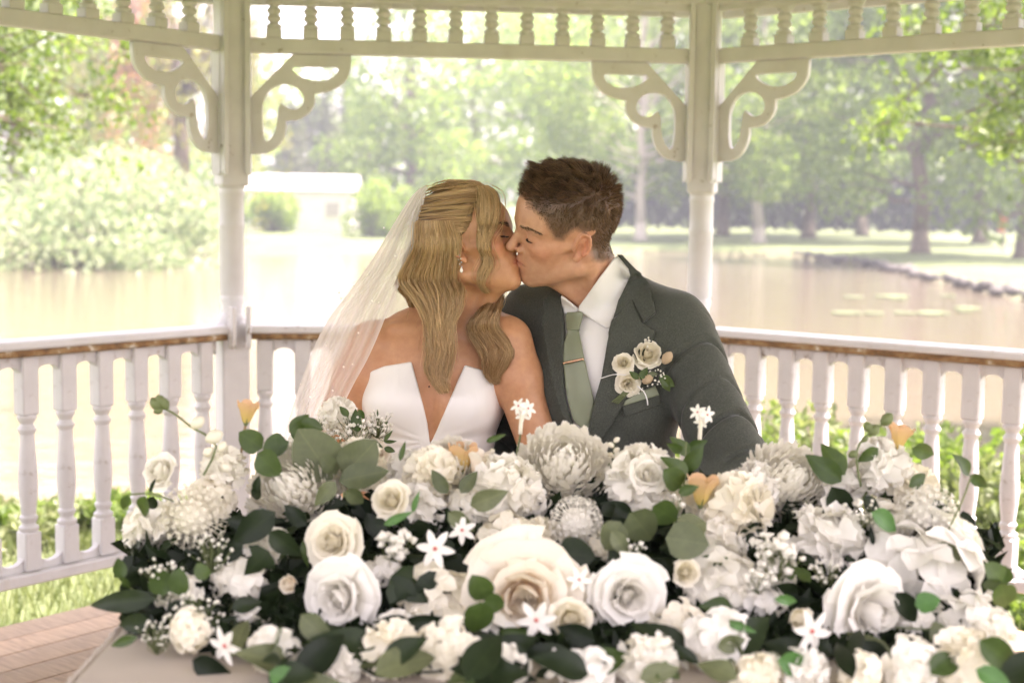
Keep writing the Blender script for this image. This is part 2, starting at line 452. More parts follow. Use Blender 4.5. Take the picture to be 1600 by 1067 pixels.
# roof: eight planes with an eave, white boards inside
def roof_ring(off, z): 
    return [(GC + ((wall_frame(k)[0] - GC).normalized() * ((APO + off) / math.cos(pi / 8)))) + Z3 * z for k in range(8)]
r0, r1 = roof_ring(0.42, 2.13), roof_ring(0.42, 2.19); ap0, ap1 = GC + Z3 * 3.45, GC + Z3 * 3.55
mb = MB()
for k in range(8):
    j = (k + 1) % 8; mb.add([r0[k], r0[j], ap0], [(0, 1, 2)])
mb.build('ceiling_boards', M_paint, gazebo)
mb = MB()
for k in range(8):
    j = (k + 1) % 8; mb.add([r1[k] + Z3 * 0.002, r1[j] + Z3 * 0.002, ap1], [(0, 1, 2)])
mb.build('roof', M_roof, gazebo)
for k in range(8):
    j = (k + 1) % 8
    c = (r0[k] + r0[j]) / 2; e = (r0[j] - r0[k]); l = e.length; e.normalize()
    MB().box(c + Z3 * 0.01, (l - 0.002, 0.022, 0.125), basis(e, Vector((-e.y, e.x, 0)))).build('fascia', M_paint, gazebo)
# ================================================================== GROUND, POND, TREES
WATER = -0.62
def grass_mat():
    m, nt, b = new_mat('lawn grass')
    a = noise(nt, 0.6, 5); f = noise(nt, 22, 6, 0.7)
    c = mixc(nt, ramp(nt, a, [(0.35, (0, 0, 0)), (0.65, (1, 1, 1))]), (0.085, 0.12, 0.04), (0.14, 0.165, 0.07))
    c = mixc(nt, ramp(nt, f, [(0.35, (0, 0, 0)), (0.7, (1, 1, 1))]), c, (0.05, 0.075, 0.018))
    sep = node(nt, 'ShaderNodeSeparateXYZ'); g = node(nt, 'ShaderNodeNewGeometry'); nt.links.new(g.outputs['Position'], sep.inputs[0])
    mud = ramp(nt, sep.outputs[2], [(0.0, (1, 1, 1)), (1.0, (0, 0, 0))])
    mr = node(nt, 'ShaderNodeMapRange'); mr.inputs[1].default_value = WATER - 0.05; mr.inputs[2].default_value = WATER + 0.16; mr.inputs[3].default_value = 1; mr.inputs[4].default_value = 0
    nt.links.new(sep.outputs[2], mr.inputs[0])
    c = mixc(nt, mr.outputs[0], c, (0.10, 0.075, 0.05))
    nt.links.new(c, b.inputs['Base Color']); setp(b, Roughness=0.9)
    bump(nt, b, f, 0.6, 0.05); return m
M_grass = grass_mat()
# shoreline of the pond seen from above, anticlockwise
SHORE = [(-60, 40), (-38, 34), (-22, 37.5), (-15, 42), (-12, 52), (-4, 60), (6, 61), (11.8, 60), (12.6, 50), (11.9, 40), (11.5, 32), (13, 26), (20, 22), (34, 17), (30, 10.5), (15, 8.6), (4, 8.2), (-6, 8.4), (-22, 9), (-60, 11)]
def sdf_poly(X, Y, poly):
    """signed distance to a polygon, negative inside"""
    d = np.full(X.shape, 1e9); s = np.ones(X.shape)
    n = len(poly)
    for i in range(n):
        x0, y0 = poly[i]; x1, y1 = poly[i - 1]
        ex, ey = x1 - x0, y1 - y0; wx, wy = X - x0, Y - y0
        t = np.clip((wx * ex + wy * ey) / (ex * ex + ey * ey), 0, 1)
        d = np.minimum(d, (wx - ex * t) ** 2 + (wy - ey * t) ** 2)
        c1 = Y >= y0; c2 = Y < y1; c3 = ex * wy > ey * wx
        s = np.where((c1 & c2 & c3) | (~c1 & ~c2 & ~c3), -s, s)
    return s * np.sqrt(d)
def ground_h(X, Y):
    X = np.asarray(X, float); Y = np.asarray(Y, float)
    d = sdf_poly(X, Y, SHORE)
    d = d + 0.25 * np.sin(X * 0.9 + 1.3 * np.sin(Y * 0.37)) + 0.2 * np.sin(Y * 1.1 + X * 0.3)
    bank = np.where(d > 0, WATER + 0.02 + 0.30 * (1 - np.exp(-d / 0.7)), WATER + 0.02 - 0.9 * (1 - np.exp(d / 1.5)))
    rise = np.clip((Y - 40) / 60, 0, 1) * np.clip(d / 10, 0, 1) * 0.35
    und = 0.03 * np.sin(X * 0.35) * np.cos(Y * 0.28)
    return bank + rise + und
def grid_mesh(name, xs, ys, hf, mat):
    X, Y = np.meshgrid(xs, ys); Zg = hf(X, Y)
    V = np.stack([X, Y, Zg], -1).reshape(-1, 3); nx, ny = len(xs), len(ys)
    i = np.arange(nx * ny).reshape(ny, nx)
    F = np.stack([i[:-1, :-1], i[:-1, 1:], i[1:, 1:], i[1:, :-1]], -1).reshape(-1, 4)
    return np_mesh(name, V, F, mat, True)
xs = np.concatenate([np.linspace(-900, -70, 14), np.linspace(-66, 66, 221), np.linspace(70, 900, 14)])
ys = np.concatenate([np.linspace(-300, -8, 10), np.linspace(-6, 80, 173), np.linspace(84, 1400, 24)])
tag(link('ground', grid_mesh('ground', xs, ys, ground_h, M_grass)), kind='structure')
def water_mat():
    m, nt, b = new_mat('pond water')
    setp(b, Base_Color=(0.11, 0.092, 0.065, 1), Roughness=0.06, IOR=1.33)
    n1 = noise(nt, 1.1, 4, 0.6, stretch=(1, 2.2, 1)); bump(nt, b, n1, 0.10, 0.2); return m
me = np_mesh('pond', [(-62, 7, WATER), (40, 7, WATER), (40, 62, WATER), (-62, 62, WATER)], [(0, 1, 2, 3)], water_mat(), False)
tag(link('pond', me), kind='structure')

M_bark = simple('grey brown bark', (0.12, 0.095, 0.07), 0.9, 0.35, 14, 0.6, 30)
M_bark_pale = simple('pale bark', (0.42, 0.38, 0.33), 0.85, 0.25, 14, 0.4, 30)
L_lime = foliage('light green leaves', (0.125, 0.20, 0.045), (0.26, 0.33, 0.095), 0.58)
L_mid = foliage('mid green leaves', (0.08, 0.135, 0.028), (0.16, 0.22, 0.055), 0.5)
L_soft = foliage('soft grey green leaves', (0.10, 0.135, 0.05), (0.19, 0.22, 0.09), 0.45, tint=(1.1, 1.15, 0.8))
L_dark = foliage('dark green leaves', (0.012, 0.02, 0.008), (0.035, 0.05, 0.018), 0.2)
L_conifer = foliage('conifer needles', (0.05, 0.075, 0.025), (0.12, 0.13, 0.05), 0.3)
L_cream = foliage('cream flowering foliage', (0.10, 0.17, 0.06), (0.42, 0.46, 0.30), 0.45, tint=(1.0, 1.1, 0.8))
L_willow = foliage('willow leaves', (0.16, 0.19, 0.05), (0.30, 0.28, 0.09), 0.5)
L_russet = foliage('russet hanging leaves', (0.30, 0.15, 0.08), (0.42, 0.27, 0.15), 0.45, tint=(1.2, 1.0, 0.8))
def leaf_cloud(name, C, size, mat, parent, asp=0.55, droop=0.3, rng=RNG):
    """one small leaf of two folded faces at every point of C; size array or scalar"""
    C = np.asarray(C); N = len(C); s = (np.full(N, size) if np.isscalar(size) else size) * rng.uniform(0.65, 1.3, N)
    a = rng.normal(size=(N, 3)); a[:, 2] -= droop; a /= np.linalg.norm(a, axis=1, keepdims=True)
    r = rng.normal(size=(N, 3)); r[:, 2] *= 0.4; b = np.cross(a, r); b /= np.linalg.norm(b, axis=1, keepdims=True) + 1e-9
    n = np.cross(a, b)
    a *= s[:, None]; b *= (s * asp * 0.5)[:, None]; n *= (s * 0.10)[:, None]
    P = np.stack([C - a * 0.5, C - a * 0.05 + b + n, C + a * 0.5, C - a * 0.05 - b + n], 1)
    V = P.reshape(-1, 3); i = np.arange(N)[:, None] * 4
    F = np.concatenate([i + np.array([[0, 1, 2]]), i + np.array([[0, 2, 3]])], 1).reshape(-1, 3)
    return link(name, np_mesh(name, V, F, mat, False), parent)
def limb(mb, p0, p1, r0, r1, rng, n=7, seg=6, wig=0.06):
    p0 = np.array(p0, float); p1 = np.array(p1, float); L = np.linalg.norm(p1 - p0)
    t = np.linspace(0, 1, seg)[:, None]; P = p0 + (p1 - p0) * t
    P[1:-1] += rng.normal(size=(seg - 2, 3)) * L * wig
    mb.tube(P, np.linspace(r0, r1, seg), n); return P
def tree(name, label, base, H, R, leafmat, bark=None, n_leaf=5000, leaf=0.28, clear=0.25, trunk_r=None, seed=1, n_clump=26, group=None, squash=0.8, cat='tree', clump=0.33, lean=(0, 0), crown_c=None):
    rng = np.random.default_rng(seed); bx, by = base; bz = float(ground_h(bx, by)) - 0.08
    t = tag(empty(name, (bx, by, bz)), label, cat, group)
    tr = trunk_r or H * 0.022
    mb = MB(); c0 = np.array([bx, by, bz])
    top = c0 + np.array([lean[0], lean[1], H * 0.85])
    fork = c0 + (top - c0) * max(clear, 0.12)
    mb.lathe([(tr * 1.7, 0), (tr * 1.25, H * 0.02), (tr * 1.05, H * 0.06)], (bx, by, bz), 10)
    P = limb(mb, c0 + [0, 0, H * 0.05], top, tr * 1.05, tr * 0.15, rng, 9, 9, 0.012)
    cc = np.array(crown_c) if crown_c is not None else c0 + (top - c0) * (clear + (1.06 - clear) / 2) / 0.85 * 0.92
    hz = H * (1.02 - clear) / 2
    cl = []
    while len(cl) < n_clump:
        q = rng.uniform(-1, 1, 3); d = np.linalg.norm(q)
        if d > 1 or d < 0.35: continue
        q = q * [R, R, hz * 1.0]
        if q[2] > 0: q[:2] *= 1 - 0.35 * q[2] / hz
        cl.append(cc + q)
    cl = np.array(cl)
    for q in cl:
        h = np.clip((q[2] - bz) / H * 0.75, clear * 0.9, 0.8)
        s = c0 + (top - c0) * h / 0.85
        limb(mb, s, q, tr * 0.32, tr * 0.05, rng, 5, 5, 0.05)
    mb.build('trunk', bark or M_bark, t, True)
    per = n_leaf // n_clump; C = []
    for q in cl:
        g = rng.normal(size=(per, 3)); g /= np.linalg.norm(g, axis=1, keepdims=True)
        rr = rng.uniform(0.25, 1, (per, 1)) ** 0.5
        C.append(q + g * rr * np.array([R, R, R * squash]) * clump * rng.uniform(0.75, 1.25))
    C = np.concatenate(C)
    leaf_cloud('crown', C, leaf, leafmat, t, rng=rng)
    return t
def at(px, Y):
    """ground position under a pixel column at distance Y"""
    return (float(W(px, 400, Y).x), Y)
# --- right: a row of big lawn trees with visible trunks
RT = [(1000, 66, 15, 5.2, 'light green lawn tree behind the man with its trunk at the water edge', M_bark_pale, L_lime),
      (1128, 74, 17, 5.5, 'tall light green tree just right of the gazebo post over the man', M_bark, L_lime),
      (1185, 66, 15, 4.6, 'pale barked tree nearest the water between post and lawn', M_bark_pale, L_lime),
      (1262, 72, 17, 5.6, 'broad light green tree over the far lawn beside the pale trunk', M_bark, L_mid),
      (1345, 78, 18, 5.8, 'tall green tree on the far lawn in front of the dark hedge', M_bark, L_lime),
      (1437, 54, 16, 5.6, 'large spreading tree with stout brown trunk on the right bank', M_bark, L_mid),
      (1530, 66, 17, 5.6, 'green tree with dark trunk toward the right end of the lawn row', M_bark, L_mid),
      (1600, 50, 15, 5.4, 'large green tree cut by the right edge of the picture', M_bark, L_mid)]
for i, (px, Y, H, R, lab, bk, lf) in enumerate(RT):
    tree('lawn_tree', lab, at(px, Y), H, R, lf, bk, 11000, 0.32, 0.13, 0.30 if bk is M_bark else 0.24, 20 + i, 40, 'lawn trees across the pond', 0.75, clump=0.36)
# --- centre: big tree behind the couple, smaller ones and conifers
CT = [(640, 78, 13.5, 5.0, 'rounded light green tree left of the man above the bride', L_lime, 40),
      (740, 92, 17.5, 6.5, 'tall pale green tree seen over the bride and groom', L_lime, 41),
      (870, 84, 15, 6.0, 'wide pale green tree behind the groom', L_lime, 42),
      (950, 98, 19, 6.5, 'tallest pale green tree behind the right bracket of the middle bay', L_lime, 43)]
for px, Y, H, R, lab, lf, sd in CT: tree('park_tree', lab, at(px, Y), H, R, lf, M_bark, 8000, 0.36, 0.12, 0.3, sd, 36, 'trees behind the couple', 0.8, clump=0.36)
def conifer(label, base, H, R, seed):
    rng = np.random.default_rng(seed); bx, by = base; bz = float(ground_h(bx, by)) - 0.05
    t = tag(empty('conifer_tree', (bx, by, bz)), label, 'tree', 'conifers beyond the pond')
    mb = MB(); limb(mb, (bx, by, bz), (bx, by, bz + H), 0.2, 0.02, rng, 8, 8, 0.003)
    C = []
    for h in np.linspace(0.08, 0.98, 22):
        for k in range(9):
            a = rng.uniform(0, 2 * pi); L = R * (1 - h) ** 0.85 * rng.uniform(0.7, 1.1) + 0.15
            p0 = np.array([bx, by, bz + h * H]); p1 = p0 + [L * math.cos(a), L * math.sin(a), -0.18 * L + 0.1]
            mb.tube([p0, p1], [0.03, 0.008], 4)
            m = int(12 + 22 * (1 - h)); u = rng.uniform(0.15, 1, (m, 1)) ** 0.7
            C.append(p0 + (p1 - p0) * u + rng.normal(size=(m, 3)) * [0.16, 0.16, 0.1])
    mb.build('trunk', M_bark, t, True); leaf_cloud('crown', np.concatenate(C), 0.3, L_conifer, t, 0.4, rng=rng)
for px, Y, H, R, lab, sd in [(455, 92, 7.5, 2.2, 'small conifer left of the conifer group behind the white building', 1), (482, 96, 9.2, 2.3, 'tallest narrow conifer behind the white building', 2), (510, 94, 9.0, 2.5, 'conifer in the middle of the group behind the white building', 3), (540, 98, 9.6, 2.6, 'broad conifer beside the pale park trees', 4), (568, 100, 8.8, 2.4, 'last conifer before the rounded tree', 5)]:
    conifer(lab, at(px, Y), H, R, sd)
# --- white building on the far bank
def building():
    bx, by = at(478, 74); bz = float(ground_h(bx, by)) - 0.05
    t = tag(empty('white_building', (bx, by, bz)), 'long low white building on the far bank beyond the water', 'building')
    Mw = simple('white render', (0.62, 0.60, 0.57), 0.8, 0.06, 3); c = Vector((bx, by, bz))
    MB().box(c + Z3 * 1.05, (5.2, 5, 2.1)).build('wall', Mw, t)
    mb = MB(); mb.prism([(-2.75, 2.1), (2.75, 2.1), (0, 2.9)], -2.8, 2.8, lambda u, v, w: c + Vector((w, u, v))); mb.build('roof', simple('pale grey roof', (0.42, 0.41, 0.40), 0.8), t)
    Mg = simple('window glass', (0.35, 0.32, 0.30), 0.2, 0.05)
    for i in range(2):
        x = -0.6 + i * 2.3
        w = MB().box(c + Vector((x, -2.52, 1.15)), (0.8, 0.06, 0.8)).build('window', Mw, t)
        MB().box(c + Vector((x, -2.545, 1.15)), (0.66, 0.05, 0.66)).build('pane', Mg, w)
building()
# --- shrubs
def shrub(name, label, base, H, R, mat, seed, n=4000, leaf=0.14, cat='shrub', group=None, n_clump=22, base_z=None):
    rng = np.random.default_rng(seed); bx, by = base; bz = (float(ground_h(bx, by)) if base_z is None else base_z) - 0.04
    t = tag(empty(name, (bx, by, bz)), label, cat, group)
    mb = MB(); C = []; per = n // n_clump
    for k in range(n_clump):
        a = rng.uniform(0, 2 * pi); r = R * rng.uniform(0, 1) ** 0.5 * 0.85; h = H * rng.uniform(0.15, 0.86) * (1 - 0.35 * (r / R) ** 2)
        q = np.array([bx + r * math.cos(a), by + r * math.sin(a), bz + h])
        limb(mb, (bx + 0.15 * r * math.cos(a), by + 0.15 * r * math.sin(a), bz), q, 0.012 * H + 0.004, 0.004 * H, rng, 5, 5, 0.06)
        g = rng.normal(size=(per, 3)); g /= np.linalg.norm(g, axis=1, keepdims=True)
        C.append(q + g * rng.uniform(0.2, 1, (per, 1)) ** 0.5 * np.array([R, R, H * 0.55]) * 0.38)
    C = np.concatenate(C); C[:, 2] = np.maximum(C[:, 2], bz + 0.03)
    mb.build('stem', M_bark, t, True); leaf_cloud('foliage', C, leaf, mat, t, rng=rng)
    return t
shrub('flowering_shrub', 'big cream flowering shrub hanging over the water at the far left', at(70, 42), 4.4, 4.6, L_cream, 60, 9000, 0.20, group='shrubs on the far bank', n_clump=40)
shrub('flowering_shrub', 'cream flowering shrub beside the left gazebo post on the far bank', at(215, 45), 4.0, 3.0, L_cream, 61, 7000, 0.20, group='shrubs on the far bank', n_clump=34)
shrub('flowering_shrub', 'smaller pale shrub low at the water edge left of the post', at(265, 41), 2.0, 2.0, L_cream, 62, 3000, 0.18, group='shrubs on the far bank')
shrub('flowering_shrub', 'pale shrub at the left end of the white building', at(425, 68), 2.4, 1.3, L_lime, 64, 3000, 0.2, group='shrubs on the far bank')
shrub('round_shrub', 'rounded pale shrub at the right end of the white building', at(590, 66), 3.0, 1.5, L_lime, 63, 4000, 0.2)
# weeping willow and russet trails behind the shrubs
def willow():
    bx, by = at(285, 54); bz = float(ground_h(bx, by)); rng = np.random.default_rng(71)
    t = tag(empty('weeping_willow', (bx, by, bz)), 'weeping willow with russet and yellow green trails behind the left gazebo post', 'tree')
    mb = MB(); H = 11.0; limb(mb, (bx, by, bz - 0.1), (bx, by, bz + 6), 0.4, 0.25, rng, 9, 6, 0.01)
    Cg, Cr = [], []
    for k in range(70):
        a = rng.uniform(0, 2 * pi); r = 4.2 * rng.uniform(0.1, 1) ** 0.5
        top = np.array([bx + r * math.cos(a), by + r * math.sin(a), bz + H * (1 - 0.25 * (r / 4.2) ** 2) * rng.uniform(0.85, 1)])
        limb(mb, (bx, by, bz + 5.5), top, 0.09, 0.02, rng, 5, 6, 0.05)
        for j in range(3):
            L = rng.uniform(3.5, 7.5); e = top + [rng.normal() * 0.5, rng.normal() * 0.5, -min(L, top[2] - bz - 0.6)]
            mb.tube([top, (top + e) / 2 + rng.normal(size=3) * 0.1, e], [0.015, 0.008, 0.004], 3)
            u = rng.uniform(0, 1, (46, 1)); c = top + (e - top) * u + rng.normal(size=(46, 3)) * [0.12, 0.12, 0.05]
            (Cr if (-2.4 < top[0] - bx < -0.6) else Cg).append(c)
    mb.build('trunk', M_bark, t, True)
    leaf_cloud('crown', np.concatenate(Cg), 0.26, L_willow, t, 0.35, 1.5, rng=rng)
    leaf_cloud('hanging_leaves', np.concatenate(Cr), 0.26, L_russet, t, 0.35, 1.5, rng=rng)
willow()
# tall trees behind the left shrubs
for px, Y, H, R, lab, sd in [(20, 60, 15, 5, 'tall pale tree at the left edge behind the flowering shrubs', 81), (150, 66, 14, 5, 'pale green tree behind the cream shrubs left of the willow', 82)]:
    tree('bank_tree', lab, at(px, Y), H, R, L_lime, M_bark, 7000, 0.34, 0.1, 0.28, sd, 34, 'trees on the left bank')
# --- near trees whose branches hang into the picture at both upper corners
def near_tree(label, base, tips, seed, H, n_per=520, leaf=0.085, spread=0.55):
    rng = np.random.default_rng(seed); bx, by = base; bz = float(ground_h(bx, by)) - 0.1
    t = tag(empty('overhanging_tree', (bx, by, bz)), label, 'tree'); mb = MB()
    limb(mb, (bx, by, bz), (bx, by, bz + H), 0.22, 0.1, rng, 10, 8, 0.01)
    C = []
    for tip in tips:
        p0 = np.array([bx, by, bz + H * rng.uniform(0.55, 0.95)]); p1 = np.array(tip)
        P = limb(mb, p0, p1, 0.05, 0.008, rng, 6, 8, 0.03)
        for j in range(7):
            s = P[rng.integers(4, 8)]; q = s + rng.normal(size=3) * [spread, spread, spread * 0.55]
            mb.tube([s, (s + q) / 2 + rng.normal(size=3) * 0.04, q], [0.010, 0.006, 0.003], 4)
            m = n_per // 7; u = rng.uniform(0.2, 1.05, (m, 1))
            C.append(s + (q - s) * u + rng.normal(size=(m, 3)) * 0.11)
    mb.build('trunk', M_bark, t, True); leaf_cloud('crown', np.concatenate(C), leaf, L_mid, t, 0.6, rng=rng)
TL = [W(x, y, d) for x, y, d in [(20, 90, 12), (90, 110, 12.5), (60, 160, 12), (130, 150, 13), (15, 190, 11.5), (110, 205, 12.5), (160, 100, 13), (40, 230, 12), (-60, 120, 12), (-80, 20, 12), (60, 30, 12.4), (150, 20, 13), (-40, -60, 12), (90, -80, 13), (200, -40, 13.5)]]
near_tree('green tree at the left whose leafy branch hangs into the upper corner', (-8.6, 11.8), TL, 91, 6.5)
TR = [W(x, y, d) for x, y, d in [(1420, 150, 13), (1480, 190, 13), (1540, 150, 12.5), (1600, 190, 12), (1390, 190, 13.5), (1560, 220, 12.5), (1500, 235, 13), (1590, 110, 12), (1530, 40, 12.5), (1440, 60, 13.2), (1660, 160, 12), (1650, 60, 12), (1600, -20, 12.5), (1500, -60, 13), (1620, 260, 12)]]
near_tree('green tree at the right whose leafy branch hangs into the upper corner', (8.8, 12.4), TR, 92, 6.5)
# --- dark hedge behind the lawn trees
def hedge(label, px0, px1, Y, H, mat, seed, n):
    rng = np.random.default_rng(seed); x0, x1 = at(px0, Y)[0], at(px1, Y)[0]
    bz = float(ground_h((x0 + x1) / 2, Y)); t = tag(empty('hedge', ((x0 + x1) / 2, Y, bz)), label, 'hedge'); mb = MB()
    for x in np.arange(x0, x1, 1.4): limb(mb, (x + rng.normal() * .3, Y + rng.normal() * .4, bz - 0.1), (x + rng.normal() * .3, Y + rng.normal() * .4, bz + H * 0.9), 0.12, 0.04, rng, 6, 5, 0.03)
    mb.build('stem', M_bark, t, True)
    x = rng.uniform(x0, x1, n); top = H * (0.86 + 0.10 * np.sin(x * 0.9) + 0.08 * np.sin(x * 2.3 + 1))
    C = np.stack([x, Y + rng.uniform(-0.9, 0.9, n), bz + 0.1 + rng.uniform(0, 1, n) ** 0.9 * top], 1)
    leaf_cloud('foliage', C, 0.34, mat, t, 0.7, rng=rng)
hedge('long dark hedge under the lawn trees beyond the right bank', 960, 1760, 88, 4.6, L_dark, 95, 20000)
hedge('low pale hedge along the far bank beside the white building', 380, 700, 84, 2.2, L_lime, 96, 5000)
def treeline():
    rng = np.random.default_rng(97); n = 26000
    a = rng.uniform(rad(-75), rad(75), n); r = rng.uniform(106, 116, n); x = r * np.sin(a); y = r * np.cos(a)
    top = 8.5 + 2.5 * np.sin(a * 31) + 1.8 * np.sin(a * 73 + 1); z = -0.4 + rng.uniform(0, 1, n) ** 0.8 * top
    tag(leaf_cloud('treeline', np.stack([x, y, z], 1), 0.95, L_lime, None, 0.7, rng=rng), 'distant pale treeline closing the view behind the park', 'treeline', kind='stuff')
treeline()
# --- waterside plants just outside the railing
k = 0
for (px, Y, H, R, lab) in [(1215, 7.6, 0.75, 0.5, 'leafy green waterside plant behind the railing next to the groom'), (1310, 7.3, 0.85, 0.5, 'taller waterside plant behind the right railing'), (1400, 7.8, 0.7, 0.55, 'bushy waterside plant in the middle of the right railing'), (1495, 7.0, 0.7, 0.45, 'waterside plant behind the right railing near the last flowers'), (1590, 7.3, 0.75, 0.5, 'waterside plant at the right edge behind the railing'),
                            (20, 6.8, 0.26, 0.42, 'low leafy plant under the bottom rail at the left edge'), (110, 7.1, 0.26, 0.42, 'second low leafy plant under the left bottom rail'), (210, 7.4, 0.26, 0.4, 'low plant behind the left railing beside the flowers'), (1690, 5.6, 0.4, 0.35, 'low plant close to the right corner of the deck')]:
    shrub('waterside_plant', lab, at(px, Y), H, R, L_soft if k % 2 else L_mid, 110 + k, 1300, 0.07, 'plant', 'waterside plants outside the railing', 14); k += 1
def grass_blades():
    rng = np.random.default_rng(5); N = 42000
    x = rng.uniform(-6.5, 7, N); y = 5.2 + rng.uniform(0, 1, N) ** 1.4 * 3.6
    m = ~((np.abs(x - GC.x) < 2.3) & (y < GC.y + 2.3)); x, y = x[m], y[m]
    z = ground_h(x, y); N = len(x); h = rng.uniform(0.05, 0.16, N); a = rng.uniform(0, 2 * pi, N)
    b = np.stack([np.cos(a), np.sin(a), np.zeros(N)], 1) * 0.006; P0 = np.stack([x, y, z - 0.01], 1)
    ln = np.stack([rng.normal(size=N), rng.normal(size=N), np.zeros(N)], 1) * 0.035
    T = P0 + ln + np.stack([np.zeros(N), np.zeros(N), h], 1)
    V = np.stack([P0 - b, P0 + b, T], 1).reshape(-1, 3); F = np.arange(3 * N).reshape(-1, 3)
    tag(link('grass', np_mesh('grass', V, F, L_soft, False)), 'grass growing between the gazebo and the pond', 'grass', kind='stuff')
grass_blades()
# stones of the right bank edge, too small to pick apart
def bank_stones():
    rng = np.random.default_rng(6); mb = MB()
    pts = SHORE[7:12]
    for (x0, y0), (x1, y1) in zip(pts[:-1], pts[1:]):
        for u in np.arange(0, 1, 0.45 / math.hypot(x1 - x0, y1 - y0)):
            x, y = x0 + (x1 - x0) * u + rng.normal() * .15, y0 + (y1 - y0) * u + rng.normal() * .15
            s = rng.uniform(0.12, 0.26); R = Euler(rng.uniform(-.5, .5, 3)).to_matrix()
            mb.box((x, y, WATER + 0.08 + rng.uniform(0, .1)), (s * 1.5, s * 1.2, s), R, s * 0.3)
    tag(mb.build('edging_stones', simple('grey bank stone', (0.075, 0.07, 0.062), 0.95, 0.3), None, True), 'rough dark stones along the right bank of the pond', 'stones', kind='stuff')
bank_stones()
def lily_pads():
    rng = np.random.default_rng(12); mb = MB(); n = 14
    mb.prism([(math.cos(0.25 + a * (2 * pi - 0.5) / n), math.sin(0.25 + a * (2 * pi - 0.5) / n)) for a in range(n + 1)] + [(0.1, 0.0)], 0, 0.02, lambda u, v, w: Vector((u, v, w)))
    me = mb.mesh('lily_pad', simple('pale lily pad', (0.11, 0.14, 0.06), 0.5, 0.2, 3))
    k = 0
    while k < 12:
        px, py = rng.uniform(1310, 1530), rng.uniform(455, 492); w = W(px, py, 10); d = (w - CAM); t = (WATER + 0.012 - CAM.z) / d.z; p = CAM + d * t
        if float(sdf_poly(np.array([p.x]), np.array([p.y]), SHORE)[0]) > -0.8: continue
        o = link('lily_pad', me); o.location = p; o.scale = (1,) * 3; r = rng.uniform(0.16, 0.34); o.scale = (r, r, 1); o.rotation_euler.z = rng.uniform(0, 6)
        tag(o, 'pale lily pad floating in the cluster near the right bank', 'lily pad', 'lily pads on the pond'); k += 1
lily_pads()
def red_marker():
    bx, by = at(1567, 58); bz = float(ground_h(bx, by)); t = tag(empty('marker_post', (bx, by, bz)), 'pale post with a red board on the right bank of the pond', 'post')
    MB().box((bx, by, bz + 0.5), (0.16, 0.12, 1.1), None, 0.02).build('post', M_bark_pale, t)
    MB().box((bx - 0.1, by - 0.09, bz + 1.15), (0.3, 0.04, 0.75), Matrix.Rotation(0.12, 3, 'Y'), 0.01).build('board', simple('red paint', (0.55, 0.07, 0.04), 0.5), t)
red_marker()
# ================================================================== PEOPLE: signed distance sculpting
def V3(p): return np.array([p[0], p[1], p[2]], np.float64)
def sd_ell(P, c, r, R=None):
    T = P.dtype; q = P - np.asarray(c, T)
    if R is not None: q = q @ np.asarray(R, T)
    r = np.asarray(r, T); q /= r; k0 = np.einsum('ij,ij->i', q, q); q /= r
    k0 = np.sqrt(k0); return k0 * (k0 - 1) / (np.sqrt(np.einsum('ij,ij->i', q, q)) + T.type(1e-9))
def sd_cone(P, a, b, ra, rb):
    T = P.dtype; a = np.asarray(a, T); ab = np.asarray(b, T) - a; q = P - a
    t = np.clip(q @ (ab / (ab @ ab)), 0, 1); q -= t[:, None] * ab
    return np.sqrt(np.einsum('ij,ij->i', q, q)) - (T.type(ra) + T.type(rb - ra) * t)
def smin(a, b, k):
    h = np.clip(0.5 + 0.5 * (b - a) / k, 0, 1); return b + (a - b) * h - k * h * (1 - h)
def ssub(a, b, k):            # a minus b
    return -smin(-a, b, k)
def smax(a, b, k): return -smin(-a, -b, k)
def only_near(P, c, R, fn, pad=0.03):
    """fn evaluated inside a ball, a safe positive distance outside"""
    q_ = P - np.asarray(c, P.dtype); d = np.sqrt(np.einsum('ij,ij->i', q_, q_)); out = d - R + pad; m = d < R
    if m.any(): out[m] = fn(P[m])
    return out
def to_px(P):
    """world -> pixel of the photograph"""
    q = (P - np.array(CAM, P.dtype)) @ np.array(CM, P.dtype)
    return 800 + FPX * q[:, 0] / -q[:, 2], 533.5 - FPX * q[:, 1] / -q[:, 2]
